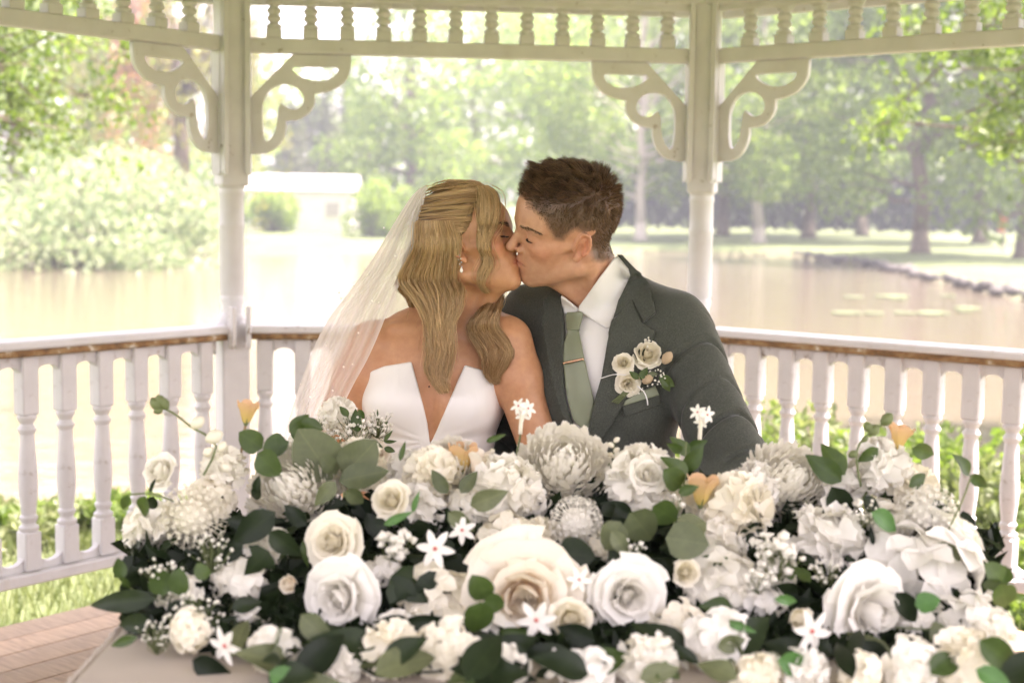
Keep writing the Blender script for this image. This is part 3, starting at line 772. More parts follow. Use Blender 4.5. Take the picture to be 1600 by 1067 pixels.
def surface(fn, lo, hi, h):
    """isosurface of fn by surface nets, evaluated only near the surface"""
    lo = np.asarray(lo, float); n = np.ceil((np.asarray(hi) - lo) / h).astype(int); B, B2 = 16, 4
    nb = (n + B - 1) // B; n = nb * B; D = np.ones(n + 1, np.float32)
    bi = np.stack(np.meshgrid(*[np.arange(k) for k in nb], indexing='ij'), -1).reshape(-1, 3)
    cd = fn((lo + (bi * B + B / 2) * h).astype(np.float32))
    near = np.abs(cd) < h * B * 0.87 * 1.35 + 0.006
    for (i, j, k) in bi[~near & (cd < 0)] * B: D[i:i + B + 1, j:j + B + 1, k:k + B + 1] = -1.0
    sub = np.stack(np.meshgrid(*[np.arange(0, B, B2)] * 3, indexing='ij'), -1).reshape(-1, 3)
    b2 = (bi[near][:, None, :] * B + sub[None]).reshape(-1, 3)
    c2 = fn((lo + (b2 + B2 / 2) * h).astype(np.float32)); n2 = np.abs(c2) < h * B2 * 0.87 * 1.5 + 0.002
    for (i, j, k) in b2[~n2 & (c2 < 0)]: D[i:i + B2 + 1, j:j + B2 + 1, k:k + B2 + 1] = -1.0
    off = np.stack(np.meshgrid(*[np.arange(B2 + 1)] * 3, indexing='ij'), -1).reshape(-1, 3)
    I = (b2[n2][:, None, :] + off[None]).reshape(-1, 3)
    key = np.unique((I[:, 0].astype(np.int64) * (n[1] + 1) + I[:, 1]) * (n[2] + 1) + I[:, 2])
    K2 = key % (n[2] + 1); K1 = (key // (n[2] + 1)) % (n[1] + 1); K0 = key // ((n[2] + 1) * (n[1] + 1)); I = np.stack([K0, K1, K2], 1)
    for s_ in range(0, len(I), 200000):
        J = I[s_:s_ + 200000]; D[J[:, 0], J[:, 1], J[:, 2]] = fn((lo + J * h).astype(np.float32))
    S = D < 0
    c = [S[i:S.shape[0] - 1 + i, j:S.shape[1] - 1 + j, k:S.shape[2] - 1 + k] for i in (0, 1) for j in (0, 1) for k in (0, 1)]
    allc = np.logical_and.reduce(c); anyc = np.logical_or.reduce(c); m = anyc & ~allc
    cells = np.argwhere(m); idx = np.full(m.shape, -1, np.int32); idx[m] = np.arange(len(cells))
    acc = np.zeros((len(cells), 3)); cnt = np.zeros(len(cells))
    cor = [(i, j, k) for i in (0, 1) for j in (0, 1) for k in (0, 1)]
    val = {q: D[cells[:, 0] + q[0], cells[:, 1] + q[1], cells[:, 2] + q[2]] for q in cor}
    for q in cor:
        for ax in range(3):
            if q[ax]: continue
            q2 = list(q); q2[ax] = 1; q2 = tuple(q2); a, b = val[q], val[q2]
            x = (a < 0) != (b < 0); t = np.where(x, a / np.where(x, a - b, 1), 0)
            p = np.tile(np.array(q, float), (len(cells), 1)); p[:, ax] += t
            acc[x] += p[x]; cnt[x] += 1
    V = lo + (cells + acc / cnt[:, None]) * h
    F = []
    for ax in range(3):
        o1, o2 = (ax + 1) % 3, (ax + 2) % 3
        sl0 = [slice(None)] * 3; sl1 = [slice(None)] * 3; sl0[ax] = slice(0, -1); sl1[ax] = slice(1, None)
        a, b = S[tuple(sl0)], S[tuple(sl1)]; E = np.argwhere(a != b)
        ok = (E[:, o1] > 0) & (E[:, o2] > 0) & (E[:, o1] < m.shape[o1]) & (E[:, o2] < m.shape[o2]); E = E[ok]
        q = []
        for d1, d2 in ((-1, -1), (0, -1), (0, 0), (-1, 0)):
            c = E.copy(); c[:, o1] += d1; c[:, o2] += d2; q.append(idx[c[:, 0], c[:, 1], c[:, 2]])
        Q = np.stack(q, 1); fl = ~a[tuple(E.T)]; Q[fl] = Q[fl][:, ::-1]; F.append(Q)
    F = np.concatenate(F); F = F[(F >= 0).all(1)]
    return V, F
def bvh_of(V, F): return BVHTree.FromPolygons(V.tolist(), F.tolist())
def hit_px(bvh, px, py, dflt):
    """first surface point along a pixel's line of sight"""
    d = (CM @ Vector(((px - 800) / FPX, (533.5 - py) / FPX, -1.0))).normalized()
    r = bvh.ray_cast(CAM, d)
    return r[0] if r[0] is not None else W(px, py, dflt)
def frame(fwd, left, pitch, roll):
    f = np.array(fwd, float); f /= np.linalg.norm(f); l = np.array(left, float); l -= f * (l @ f); l /= np.linalg.norm(l); u = np.cross(f, l)
    f2 = f * math.cos(pitch) + u * math.sin(pitch); u2 = -f * math.sin(pitch) + u * math.cos(pitch)
    l2 = l * math.cos(roll) + u2 * math.sin(roll); u3 = -l * math.sin(roll) + u2 * math.cos(roll)
    return np.stack([f2, l2, u3], 1)          # columns
def head_sdf(q, fem=False):
    """canonical head, x forward, y left, z up, metres"""
    a = np.abs(q[:, 1]); s = q.copy(); s[:, 1] = a            # mirrored
    d = sd_ell(q, (0.0, 0, 0.046), (0.099, 0.076, 0.084))
    d = smin(d, sd_ell(q, (0.036, 0, 0.050), (0.064, 0.062, 0.060)), 0.02)
    d = smin(d, sd_ell(q, (0.043, 0, -0.018), (0.055, 0.058, 0.074)), 0.02)
    d = smin(d, sd_cone(s, (0.004, 0.050, -0.050), (0.074, 0.012, -0.080), 0.019 - 0.002 * fem, 0.0175), 0.022)
    d = smin(d, sd_ell(q, (0.068, 0, -0.048), (0.033, 0.036, 0.036)), 0.014)
    d = smin(d, sd_ell(q, (0.080, 0, -0.080), (0.0185, 0.019, 0.0175)), 0.012)
    d = smin(d, sd_ell(s, (0.058, 0.042, -0.006), (0.027, 0.019, 0.019)), 0.016)
    d = smin(d, sd_cone(s, (0.05, 0.056, 0.0), (0.0, 0.066, 0.004), 0.008, 0.006), 0.014)
    br = 0.0085 if fem else 0.0105
    d = smin(d, sd_cone(s, (0.0905, 0.010, 0.034), (0.068, 0.050, 0.037), br, br * 0.8), 0.014)
    d = ssub(d, sd_ell(s, (0.108, 0.034, 0.014), (0.019, 0.018, 0.014)), 0.012)
    d = smin(d, sd_ell(s, (0.0785, 0.032, 0.0165), (0.0138, 0.0145, 0.0128)), 0.004)
    # nose
    w = 0.0068 if fem else 0.0078
    nl = 0.0 if fem else 0.0045
    d = smin(d, sd_cone(q, (0.093, 0, 0.026), (0.1105 + nl, 0, -0.009), w, w + 0.0012), 0.009)
    d = smin(d, sd_ell(q, (0.1125 + nl, 0, -0.0120), (0.0095, 0.0092, 0.0085)), 0.005)
    d = smin(d, sd_ell(s, (0.1005, 0.0118, -0.0165), (0.0095, 0.0065, 0.0068)), 0.005)
    d = ssub(d, sd_ell(s, (0.1065, 0.0062, -0.0235), (0.0055, 0.0032, 0.003)), 0.003)
    # lips
    d = smin(d, sd_cone(s, (0.0995, 0.002, -0.0395), (0.0865, 0.021, -0.0455), 0.0062, 0.003), 0.005)
    d = smin(d, sd_cone(s, (0.0975, 0.002, -0.0525), (0.0855, 0.019, -0.0478), 0.0068, 0.003), 0.005)
    d = ssub(d, sd_cone(s, (0.1045, 0.0, -0.0458), (0.092, 0.023, -0.0466), 0.0012, 0.0012), 0.0035)
    d = ssub(d, sd_ell(q, (0.1085, 0, -0.0305), (0.004, 0.0025, 0.007)), 0.003)
    # ear
    ca, sa = math.cos(0.40), math.sin(0.40)
    e = s - np.array([0.004, 0.0725, 0.002], s.dtype)
    ex = e[:, 0] * ca - e[:, 1] * sa; ey = e[:, 0] * sa + e[:, 1] * ca      # ear plane opens backwards
    E = np.stack([ex + 0.16 * e[:, 2], ey, e[:, 2]], 1)
    ang = np.linspace(-0.5, 4.35, 12); ring = [( -0.006 + 0.0135 * math.cos(a_), 0.0055 - 0.002 * math.sin(a_), 0.007 + 0.0225 * math.sin(a_)) for a_ in ang]
    ear = sd_ell(E, (-0.006, 0.0, 0.004), (0.0145, 0.0038, 0.026))
    for k_ in range(11): ear = smin(ear, sd_cone(E, ring[k_], ring[k_ + 1], 0.0032, 0.0032), 0.0025)
    ear = smin(ear, sd_cone(E, (-0.009, 0.0045, -0.010), (-0.0105, 0.0045, 0.016), 0.0028, 0.0022), 0.003)
    ear = smin(ear, sd_ell(E, (0.001, 0.003, -0.022), (0.0075, 0.0042, 0.0082)), 0.005)
    ear = smin(ear, sd_ell(E, (0.0085, 0.004, -0.003), (0.0032, 0.0035, 0.0055)), 0.003)
    ear = ssub(ear, sd_ell(E, (-0.0015, 0.0075, -0.002), (0.0085, 0.0095, 0.0135)), 0.0015)
    ear = ssub(ear, sd_ell(E, (-0.0125, 0.0070, 0.010), (0.0034, 0.0055, 0.015)), 0.0015)
    return smin(d, ear, 0.003)
def hand_sdf(P, wrist, palm, fdir, side, s=1.0):
    """relaxed hand: palm slab, four curled fingers and a thumb"""
    wrist, palm = np.asarray(wrist, float), np.asarray(palm, float)
    f = np.asarray(fdir, float); f /= np.linalg.norm(f); sd = np.asarray(side, float); sd -= f * (sd @ f); sd /= np.linalg.norm(sd); dn = np.cross(f, sd)
    if dn[2] > 0: dn = -dn
    d = sd_cone(P, wrist, palm, 0.027 * s, 0.03 * s)
    for o in (-0.026, -0.009, 0.009, 0.026): d = smin(d, sd_cone(P, palm + sd * o * 0.6 * s, palm + (sd * o + f * 0.045) * s, 0.014 * s, 0.0115 * s), 0.01)
    for o, L in zip((-0.028, -0.0095, 0.0095, 0.028), (0.062, 0.074, 0.078, 0.068)):
        k0 = palm + (sd * o + f * 0.045) * s; k1 = k0 + (f * L * 0.5 + dn * L * 0.12) * s; k2 = k1 + (f * L * 0.34 + dn * L * 0.36) * s
        d = smin(d, sd_cone(P, k0, k1, 0.0098 * s, 0.0088 * s), 0.003); d = smin(d, sd_cone(P, k1, k2, 0.0088 * s, 0.007 * s), 0.003)
    t0 = palm - sd * 0.018 * s - f * 0.012 * s; t1 = t0 + (-sd * 0.032 + f * 0.026) * s; t2 = t1 + (-sd * 0.008 + f * 0.03 + dn * 0.008) * s
    d = smin(d, sd_cone(P, t0, t1, 0.014 * s, 0.0105 * s), 0.006); return smin(d, sd_cone(P, t1, t2, 0.0105 * s, 0.008 * s), 0.004)

# ---- where heads are and how they are turned
LIPS = V3(W(810, 410, 2.85))
G_S = 1.04; G_R = frame((-math.cos(rad(15)), -math.sin(rad(15)), 0), (0, -1, 0), rad(-8), rad(-23))
B_S = 0.955; B_R = frame((math.cos(rad(14)), -math.sin(rad(14)), 0), (0, 1, 0), rad(15), rad(-4))
G_O = LIPS + np.array([-0.0015, -0.007, 0.002]) - G_R @ (np.array([0.1035, 0, -0.046]) * G_S)
B_O = LIPS + np.array([0.0015, 0.004, 0]) - B_R @ (np.array([0.1035, 0, -0.046]) * B_S)
def loc(P, O, R, s): return ((P - O.astype(P.dtype)) @ R.astype(P.dtype)) / P.dtype.type(s)
def glob(p, O, R, s): return np.asarray(p, float) @ R.T * s + O
def pw(*a): return V3(W(*a))

# ---------------------------------------------------------------- groom
G_YAW = rad(27)
GF = np.array([-math.sin(G_YAW), -math.cos(G_YAW), 0]); GL = np.array([math.cos(G_YAW), -math.sin(G_YAW), 0]); GU = np.array([0, 0, 1.0])
GN = pw(938, 470, 2.945)                                   # base of the neck
def gb(x, f, z): return GN + GL * x + GF * f + GU * z       # groom body frame: his left, forward, up
G_ELB_L = pw(1150, 735, 2.75); G_WR_L = gb(0.10, 0.40, -0.46); G_SH_L = gb(0.178, -0.005, -0.075)
G_SH_R = gb(-0.178, -0.005, -0.075); G_ELB_R = gb(-0.25, 0.02, -0.36); G_WR_R = gb(-0.06, 0.36, -0.47)
GBR = np.stack([GL, GF, GU], 1)
def groom_torso(P, o=0.0):
    d = sd_ell(P, gb(0, 0.01, -0.20), (0.170 + o, 0.112 + o, 0.20 + o), GBR)
    d = smin(d, sd_cone(P, gb(-0.14, -0.012, -0.062), gb(0.14, -0.012, -0.062), 0.058 + o, 0.058 + o), 0.05)
    d = smin(d, sd_ell(P, gb(0, 0.0, -0.43), (0.155 + o, 0.112 + o, 0.20 + o), GBR), 0.06)
    s = 0.05
    for sg in (-1, 1): d = smin(d, sd_cone(P, gb(sg * 0.02, -0.02, 0.01), gb(sg * 0.15, -0.012, -0.045), 0.045 + o, 0.05 + o), s)
    return d
def groom_neck(P):
    top = glob((-0.022, 0, -0.035), G_O, G_R, G_S)
    d = sd_cone(P, top, gb(0, -0.004, 0.0), 0.057, 0.060)
    # the side muscle of the stretched neck and the windpipe
    d = smin(d, sd_cone(P, glob((-0.022, 0.052, -0.03), G_O, G_R, G_S), gb(0.018, 0.05, -0.015), 0.015, 0.011), 0.014)
    return smin(d, sd_cone(P, glob((0.035, 0, -0.085), G_O, G_R, G_S), gb(0, 0.052, 0.0), 0.022, 0.020), 0.02)
def groom_body(P):
    d = only_near(P, glob((0.015, 0, 0.01), G_O, G_R, G_S), 0.19, lambda Q: head_sdf(loc(Q, G_O, G_R, G_S)) * G_S)
    d = smin(d, groom_neck(P), 0.022)
    t = groom_torso(P, -0.012)
    for S, E, Wr in ((G_SH_L, G_ELB_L, G_WR_L), (G_SH_R, G_ELB_R, G_WR_R)):
        t = smin(t, sd_cone(P, S, E, 0.048, 0.04), 0.03); t = smin(t, sd_cone(P, E, Wr, 0.04, 0.026), 0.02)
        t = smin(t, only_near(P, Wr + GF * 0.08, 0.17, lambda P: hand_sdf(P, Wr, Wr + (GF * 0.055 + GL * (-0.03 if S is G_SH_L else 0.03)), GF - GL * (0.6 if S is G_SH_L else -0.6) - GU * 0.25, GL * (1 if S is G_SH_L else -1))), 0.01)
    return smin(d, t, 0.03)
def skin_mat(name, c):
    m, nt, b = new_mat(name)
    col = attr_color(nt); v = ramp(nt, noise(nt, 70, 4), [(0.3, (0.92, 0.86, 0.84)), (0.7, (1.06, 1.08, 1.08))])
    col = mixc(nt, 1.0, col, v, 'MULTIPLY'); nt.links.new(col, b.inputs['Base Color'])
    setp(b, Roughness=0.46, Subsurface_Weight=0.12, Subsurface_Scale=0.012)
    b.inputs['Subsurface Radius'].default_value = (1.0, 0.35, 0.2)
    bump(nt, b, noise(nt, 420, 3), 0.14, 0.002); return m
M_skin_g = skin_mat('groom skin', None); M_skin_b = skin_mat('bride skin', None)
def blob(q, c, r): return np.exp(-np.minimum((((q - np.asarray(c)) / np.asarray(r)) ** 2).sum(1), 60))
def skin_cols(q, base, lip, blush, lipamt, blushamt):
    s = q.copy(); s[:, 1] = np.abs(s[:, 1]); C = np.tile(np.array(base), (len(q), 1))
    def mixin(w, col):
        nonlocal C
        C = C * (1 - w[:, None]) + np.array(col) * w[:, None]
    mixin(np.clip(blob(s, (0.065, 0.042, -0.008), (0.03, 0.03, 0.024)) * blushamt, 0, 1), blush)
    mixin(np.clip(blob(s, (0.112, 0, -0.012), (0.012, 0.016, 0.012)) * 0.4 * blushamt, 0, 1), blush)
    mixin(np.clip(blob(s, (-0.004, 0.082, 0.0), (0.022, 0.014, 0.034)) * 0.75, 0, 1), blush)
    lipm = np.clip(1.6 * (blob(s, (0.1, 0.0, -0.0455), (0.016, 0.017, 0.0085))), 0, 1) * (q[:, 0] > 0.083)
    mixin(lipm * lipamt, lip); return C
# groom mesh
lo = np.minimum.reduce([G_O - 0.17, gb(-0.32, -0.2, -0.62), gb(0.32, -0.2, -0.62), gb(0, 0.5, -0.62), G_ELB_L - 0.09]); hi = np.maximum.reduce([G_O + 0.19, gb(-0.32, -0.15, 0), gb(0.32, -0.15, 0), gb(0.1, -0.2, 0), G_ELB_L + 0.08])
groom = tag(empty('person', (GN[0], GN[1], 0)), 'person in dark green tweed suit and sage tie leaning in to kiss', 'person', 'couple kissing at the table')
Vg, Fg = surface(groom_body, lo, hi, 0.0024)
qg = loc(Vg, G_O, G_R, G_S)
Cg = skin_cols(qg, (0.56, 0.30, 0.19), (0.54, 0.23, 0.17), (0.60, 0.22, 0.13), 0.55, 0.6)
HP = [(812, 296), (819, 310), (832, 331), (848, 343), (856, 362), (864, 377), (883, 381), (887, 372), (899, 362), (915, 371), (919, 392), (922, 410), (942, 414), (966, 405), (1000, 340), (1000, 220), (806, 220)]
def mirror_px(q):
    m = q.copy(); m[:, 1] = np.abs(m[:, 1]); return to_px(glob(m, G_O, G_R, G_S))
px, py = mirror_px(qg)
hd = sdf_poly(px, py, HP); inhead = (qg[:, 2] > -0.075) & (np.linalg.norm(qg, axis=1) < 0.2) & ~((np.abs(qg[:, 1]) > 0.071) & (np.abs(qg[:, 0] + 0.004) < 0.024) & (np.abs(qg[:, 2]) < 0.034))
hm = np.where(inhead, np.clip(-hd / 9.0, 0, 1), 0)
stub = np.clip(blob(qg, (0.06, 0, -0.075), (0.06, 0.08, 0.04)) * 0.16, 0, 1) * (hm == 0)
Cg = Cg * (1 - stub[:, None]) + np.array([0.25, 0.17, 0.12]) * stub[:, None]
Cg = Cg * (1 - 0.85 * hm[:, None]) + np.array([0.085, 0.05, 0.03]) * 0.85 * hm[:, None]
link('body', np_mesh('body', Vg, Fg, M_skin_g, True, Cg), groom)
bvh_g = bvh_of(Vg, Fg)
# vertex normals for hair roots
def vnormals(V, F):
    n = np.cross(V[F[:, 2]] - V[F[:, 0]], V[F[:, 3]] - V[F[:, 1]]); N = np.zeros_like(V)
    for k in range(4): np.add.at(N, F[:, k], n)
    return N / (np.linalg.norm(N, axis=1, keepdims=True) + 1e-12)
Ng = vnormals(Vg, Fg)
def hair_mat(name, rough=0.42, spec=0.4, tr_=0.22):
    m, nt, b = new_mat(name); col = attr_color(nt); nt.links.new(col, b.inputs['Base Color']); setp(b, Roughness=rough, Specular_IOR_Level=spec)
    tr = node(nt, 'ShaderNodeBsdfTranslucent'); nt.links.new(col, tr.inputs[0]); mx = node(nt, 'ShaderNodeMixShader'); mx.inputs[0].default_value = tr_
    nt.links.new(b.outputs[0], mx.inputs[1]); nt.links.new(tr.outputs[0], mx.inputs[2]); nt.links.new(mx.outputs[0], nt.nodes['Material Output'].inputs[0]); return m
M_hair_g = hair_mat('brown hair'); M_hair_b = hair_mat('blonde hair', 0.30, 0.7, 0.34)
def groom_hair():
    rng = np.random.default_rng(31); ids = np.where(hm > 0.05)[0]
    pick = rng.choice(ids, 14000); p0 = Vg[pick] + rng.normal(size=(len(pick), 3)) * 0.0012; n = Ng[pick]; q = qg[pick]; h = -hd[pick]
    X, Y_ = mirror_px(q)
    topness = np.clip((q[:, 2] - 0.030) / 0.085, 0, 1)
    L = 0.0016 + 0.0095 * np.clip(h / 45, 0, 1) + 0.036 * topness ** 1.3 * rng.uniform(0.7, 1.1, len(pick))
    front = np.clip((q[:, 0] - 0.02) / 0.06, 0, 1); crown = np.clip((-q[:, 0] - 0.03) / 0.05, 0, 1)
    # growth direction in head space: swept forward on top, down on the sides, upright tufts at the crown
    cl = np.sin(q[:, 0] * 260 + 3 * np.sin(q[:, 1] * 130)) + np.sin(q[:, 1] * 310 + q[:, 2] * 200 + 1.0)
    fl = np.stack([0.75 + 0.16 * cl - 0.9 * crown - 0.35 * front, 0.22 * np.sin(q[:, 0] * 150 + q[:, 1] * 70) + 0.12 * cl, 0.05 + 0.30 * front + 0.30 * crown], 1)
    side = np.stack([-0.15 + 0.1 * cl, 0 * cl, -0.75 + 0 * cl], 1)
    fl = fl * topness[:, None] + side * (1 - topness[:, None]); fl += rng.normal(size=fl.shape) * 0.12
    flw = fl @ G_R.T; K = 6; t = np.linspace(0, 1, K)[None, :, None]
    up = (0.42 + 0.34 * topness)[:, None, None]
    D = n[:, None, :] * up * (t - 0.42 * t ** 2 * topness[:, None, None]) + flw[:, None, :] * t ** 1.35 * 0.8
    P = p0[:, None, :] + D * L[:, None, None] - n[:, None, :] * 0.0012
    lead = rng.choice(len(pick), 420, replace=False); owner = np.array([np.argmin(((p0[lead] - p) ** 2).sum(1)) for p in p0]); ld = lead[owner]
    tt_ = np.linspace(0, 1, K)[None, :, None]
    P = P + (P[ld] - P) * (0.45 * topness[:, None, None] + 0.12) * tt_ ** 1.2
    r = (0.00052 * rng.uniform(0.7, 1.2, (len(pick), 1)) * (1 - 0.75 * np.linspace(0, 1, K) ** 2)[None]) * (0.45 + 0.55 * np.clip(h[:, None] / 40, 0, 1))
    c = rng.uniform(0, 1, (len(pick), 1)) * 0.75 + 0.25 * np.clip(cl[:, None] * 0.5, -0.5, 1)
    c = np.clip(c, 0, 1)
    cols = np.array([0.060, 0.031, 0.015]) * (1 - c) + np.array([0.36, 0.205, 0.10]) * c
    strand_obj('hair', P, r, M_hair_g, groom, cols)
groom_hair()
M_lash = simple('dark lashes', (0.012, 0.008, 0.006), 0.6)
def lashes(O, R, s, parent, lash_len, thick, mat):
    for sg in (1, -1):
        a = np.linspace(-0.95, 0.98, 14); c = np.array([0.0785, 0.032, 0.0165])
        ring = np.stack([c[0] + 0.0142 * np.cos(a), c[1] + 0.0149 * np.sin(a), c[2] - 0.0042 - 0.0012 * np.cos(a * 1.5)], 1); ring[:, 1] *= sg
        mb = MB(); mb.tube(glob(ring, O, R, s), thick * (1 - 0.75 * np.abs(a) ** 2), 5)
        for i in range(26):
            aa = -0.6 + 1.5 * i / 25; b0 = np.array([c[0] + 0.0142 * math.cos(aa), c[1] + 0.0149 * math.sin(aa), c[2] - 0.0044]); o = np.array([math.cos(aa), math.sin(aa), 0])
            pts = [b0, b0 + o * lash_len * 0.6 - [0, 0, lash_len * 0.45], b0 + o * lash_len * 1.1 - [0, 0, lash_len * 0.4]]
            pts = np.array(pts); pts[:, 1] *= sg; mb.tube(glob(pts, O, R, s), [0.0004, 0.0003, 0.0001], 3)
        mb.build('eyelashes', mat, parent, True)
def brows(O, R, s, parent, cols, thick, n, bv, seed):
    rng = np.random.default_rng(seed)
    for sg in (1, -1):
        t = rng.uniform(0, 1, n); x = 0.100 - 0.030 * t ** 1.6; y = 0.013 + 0.041 * t; z = 0.0335 + 0.0075 * np.sin(t * 2.3) - 0.003 * t + rng.normal(size=n) * thick * (1 - 0.6 * t)
        p = np.stack([x, sg * y, z], 1); w = glob(p, O, R, s); P = []; nrm = []
        for a in w:
            r = bv.find_nearest(Vector(a)); P.append(r[0]); nrm.append(r[1])
        P = np.array(P); nrm = np.array(nrm); d = np.stack([-0.45 * np.ones(n), sg * 0.8 * np.ones(n), 0.5 - 0.9 * t], 1) @ R.T
        tt = np.linspace(0, 1, 4)[None, :, None]
        S = P[:, None] + d[:, None] * tt * 0.0062 + nrm[:, None] * 0.0012 * np.sin(tt * pi * 0.8)
        c = rng.uniform(0, 1, (n, 1)); strand_obj('eyebrow', S, np.full((n, 4), 0.00034) * np.array([1, 1, 0.8, 0.3]), M_hair_g, parent, np.array(cols[0]) * (1 - c) + np.array(cols[1]) * c)
lashes(G_O, G_R, G_S, groom, 0.003, 0.00045, M_lash)
brows(G_O, G_R, G_S, groom, ((0.10, 0.055, 0.03), (0.22, 0.135, 0.08)), 0.0021, 130, bvh_g, 4)

# ---------------------------------------------------------------- groom clothes
def tweed():
    m, nt, b = new_mat('dark green tweed')
    f = noise(nt, 900, 2, 0.7); g = noise(nt, 9, 3)
    c = ramp(nt, f, [(0.30, (0.014, 0.017, 0.013)), (0.52, (0.046, 0.052, 0.041)), (0.74, (0.15, 0.155, 0.13))])
    c = mixc(nt, 1.0, c, ramp(nt, g, [(0.3, (0.86, 0.88, 0.86)), (0.7, (1.1, 1.1, 1.08))]), 'MULTIPLY')
    nt.links.new(c, b.inputs['Base Color']); setp(b, Roughness=0.85, Sheen_Weight=0.25, Sheen_Roughness=0.4)
    bump(nt, b, f, 0.35, 0.002); return m
M_tweed = tweed()
M_shirt = simple('white shirt cotton', (0.80, 0.785, 0.77), 0.75, 0.02, 8, 0.08, 500)
M_tie = simple('sage green satin', (0.20, 0.225, 0.145), 0.42, 0.05, 14, 0.06, 700)
M_gold = simple('rose gold metal', (0.75, 0.45, 0.3), 0.2, 0.02, Metallic=1.0)
# opening of the jacket and edge of the lapels, in the photograph's pixels
def groom_shirt(P):
    t = groom_torso(P, 0.002)
    return t
def fold(P, S, E, amp, freq, phase=0.0):
    ab = (E - S).astype(P.dtype); L = np.linalg.norm(ab); ab = ab / L; q = P - S.astype(P.dtype); t = q @ ab
    r = q - t[:, None] * ab; ang = np.arctan2(r @ GU.astype(P.dtype), r @ GF.astype(P.dtype))
    w = np.exp(-((t / L - 0.95) / 0.45) ** 2) + 0.5 * np.exp(-((t / L - 0.12) / 0.16) ** 2)
    return amp * w * (0.6 - 1.5 * np.exp(-(np.sin(0.5 * freq * t / L + 1.3 * np.sin(ang + phase) + 0.5 * np.sin(ang * 2.3)) / 0.22) ** 2))
def jacket_sdf(P):
    t = groom_torso(P, 0.014)
    t = smin(t, sd_cone(P, gb(-0.165, -0.01, -0.045), gb(0.165, -0.01, -0.045), 0.06, 0.06), 0.04)
    skirt = sd_ell(P, gb(0, 0.02, -0.55), (0.185, 0.15, 0.18), GBR); t = smin(t, skirt, 0.06)
    t += 0.0022 * np.sin(P[:, 2] * 46 + P[:, 0] * 26 + 1.5 * np.sin(P[:, 0] * 21))
    for S, E, Wr, f in ((G_SH_L, G_ELB_L, G_WR_L, 1), (G_SH_R, G_ELB_R, G_WR_R, 0.6)):
        a = sd_cone(P, S, E, 0.071, 0.063) - fold(P, S, E, 0.012 * f, 23, 0.7)
        b = sd_cone(P, E, E + (Wr - E) * 0.94, 0.062, 0.045) - fold(P, E, S, 0.008 * f, 16, 2.0)
        t = smin(t, smin(a, b, 0.03), 0.022)
    return t
JV = [(880, 440), (893, 452), (905, 462), (930, 445), (960, 395), (972, 400), (968, 470), (958, 505), (940, 588), (928, 628), (922, 660), (919, 690), (908, 690), (895, 662), (884, 622), (882, 560), (884, 520), (878, 470)]
def clip_open(P):
    """solid region cut away where the jacket stands open: prism through the picture opening, front half only"""
    px, py = to_px(P); d = sdf_poly(px, py, JV) * 0.00128
    return np.maximum(d, 0.03 - (P - GN.astype(P.dtype)) @ GF.astype(P.dtype))
def jacket_f(P):
    o = jacket_sdf(P); i = groom_torso(P, 0.004)
    nk = np.minimum(groom_neck(P) - 0.012, sd_cone(P, gb(0, -0.005, -0.01), gb(0, -0.015, 0.12), 0.070, 0.072))
    o = smax(o, -clip_open(P), 0.004)
    return smax(o, -nk, 0.004)
lo = np.minimum.reduce([gb(-0.36, -0.22, -0.70), gb(0.34, -0.2, -0.70), gb(0, 0.5, -0.70), G_ELB_L - 0.1]); hi = np.maximum.reduce([gb(-0.3, -0.2, 0.1), gb(0.36, -0.2, 0.1), gb(0, -0.2, 0.1), G_ELB_L + 0.1])
Vj, Fj = surface(jacket_f, lo, hi, 0.0037)
jacket = link('jacket', np_mesh('jacket', Vj, Fj, M_tweed, True), groom); bvh_j = bvh_of(Vj, Fj)
Vs, Fs = surface(groom_shirt, gb(0, 0, -0.2) - 0.36, gb(0, 0, -0.2) + 0.36, 0.005)
shirt = link('shirt', np_mesh('shirt', Vs, Fs, M_shirt, True), groom); bvh_s = bvh_of(Vs, Fs)
from mathutils.geometry import delaunay_2d_cdt
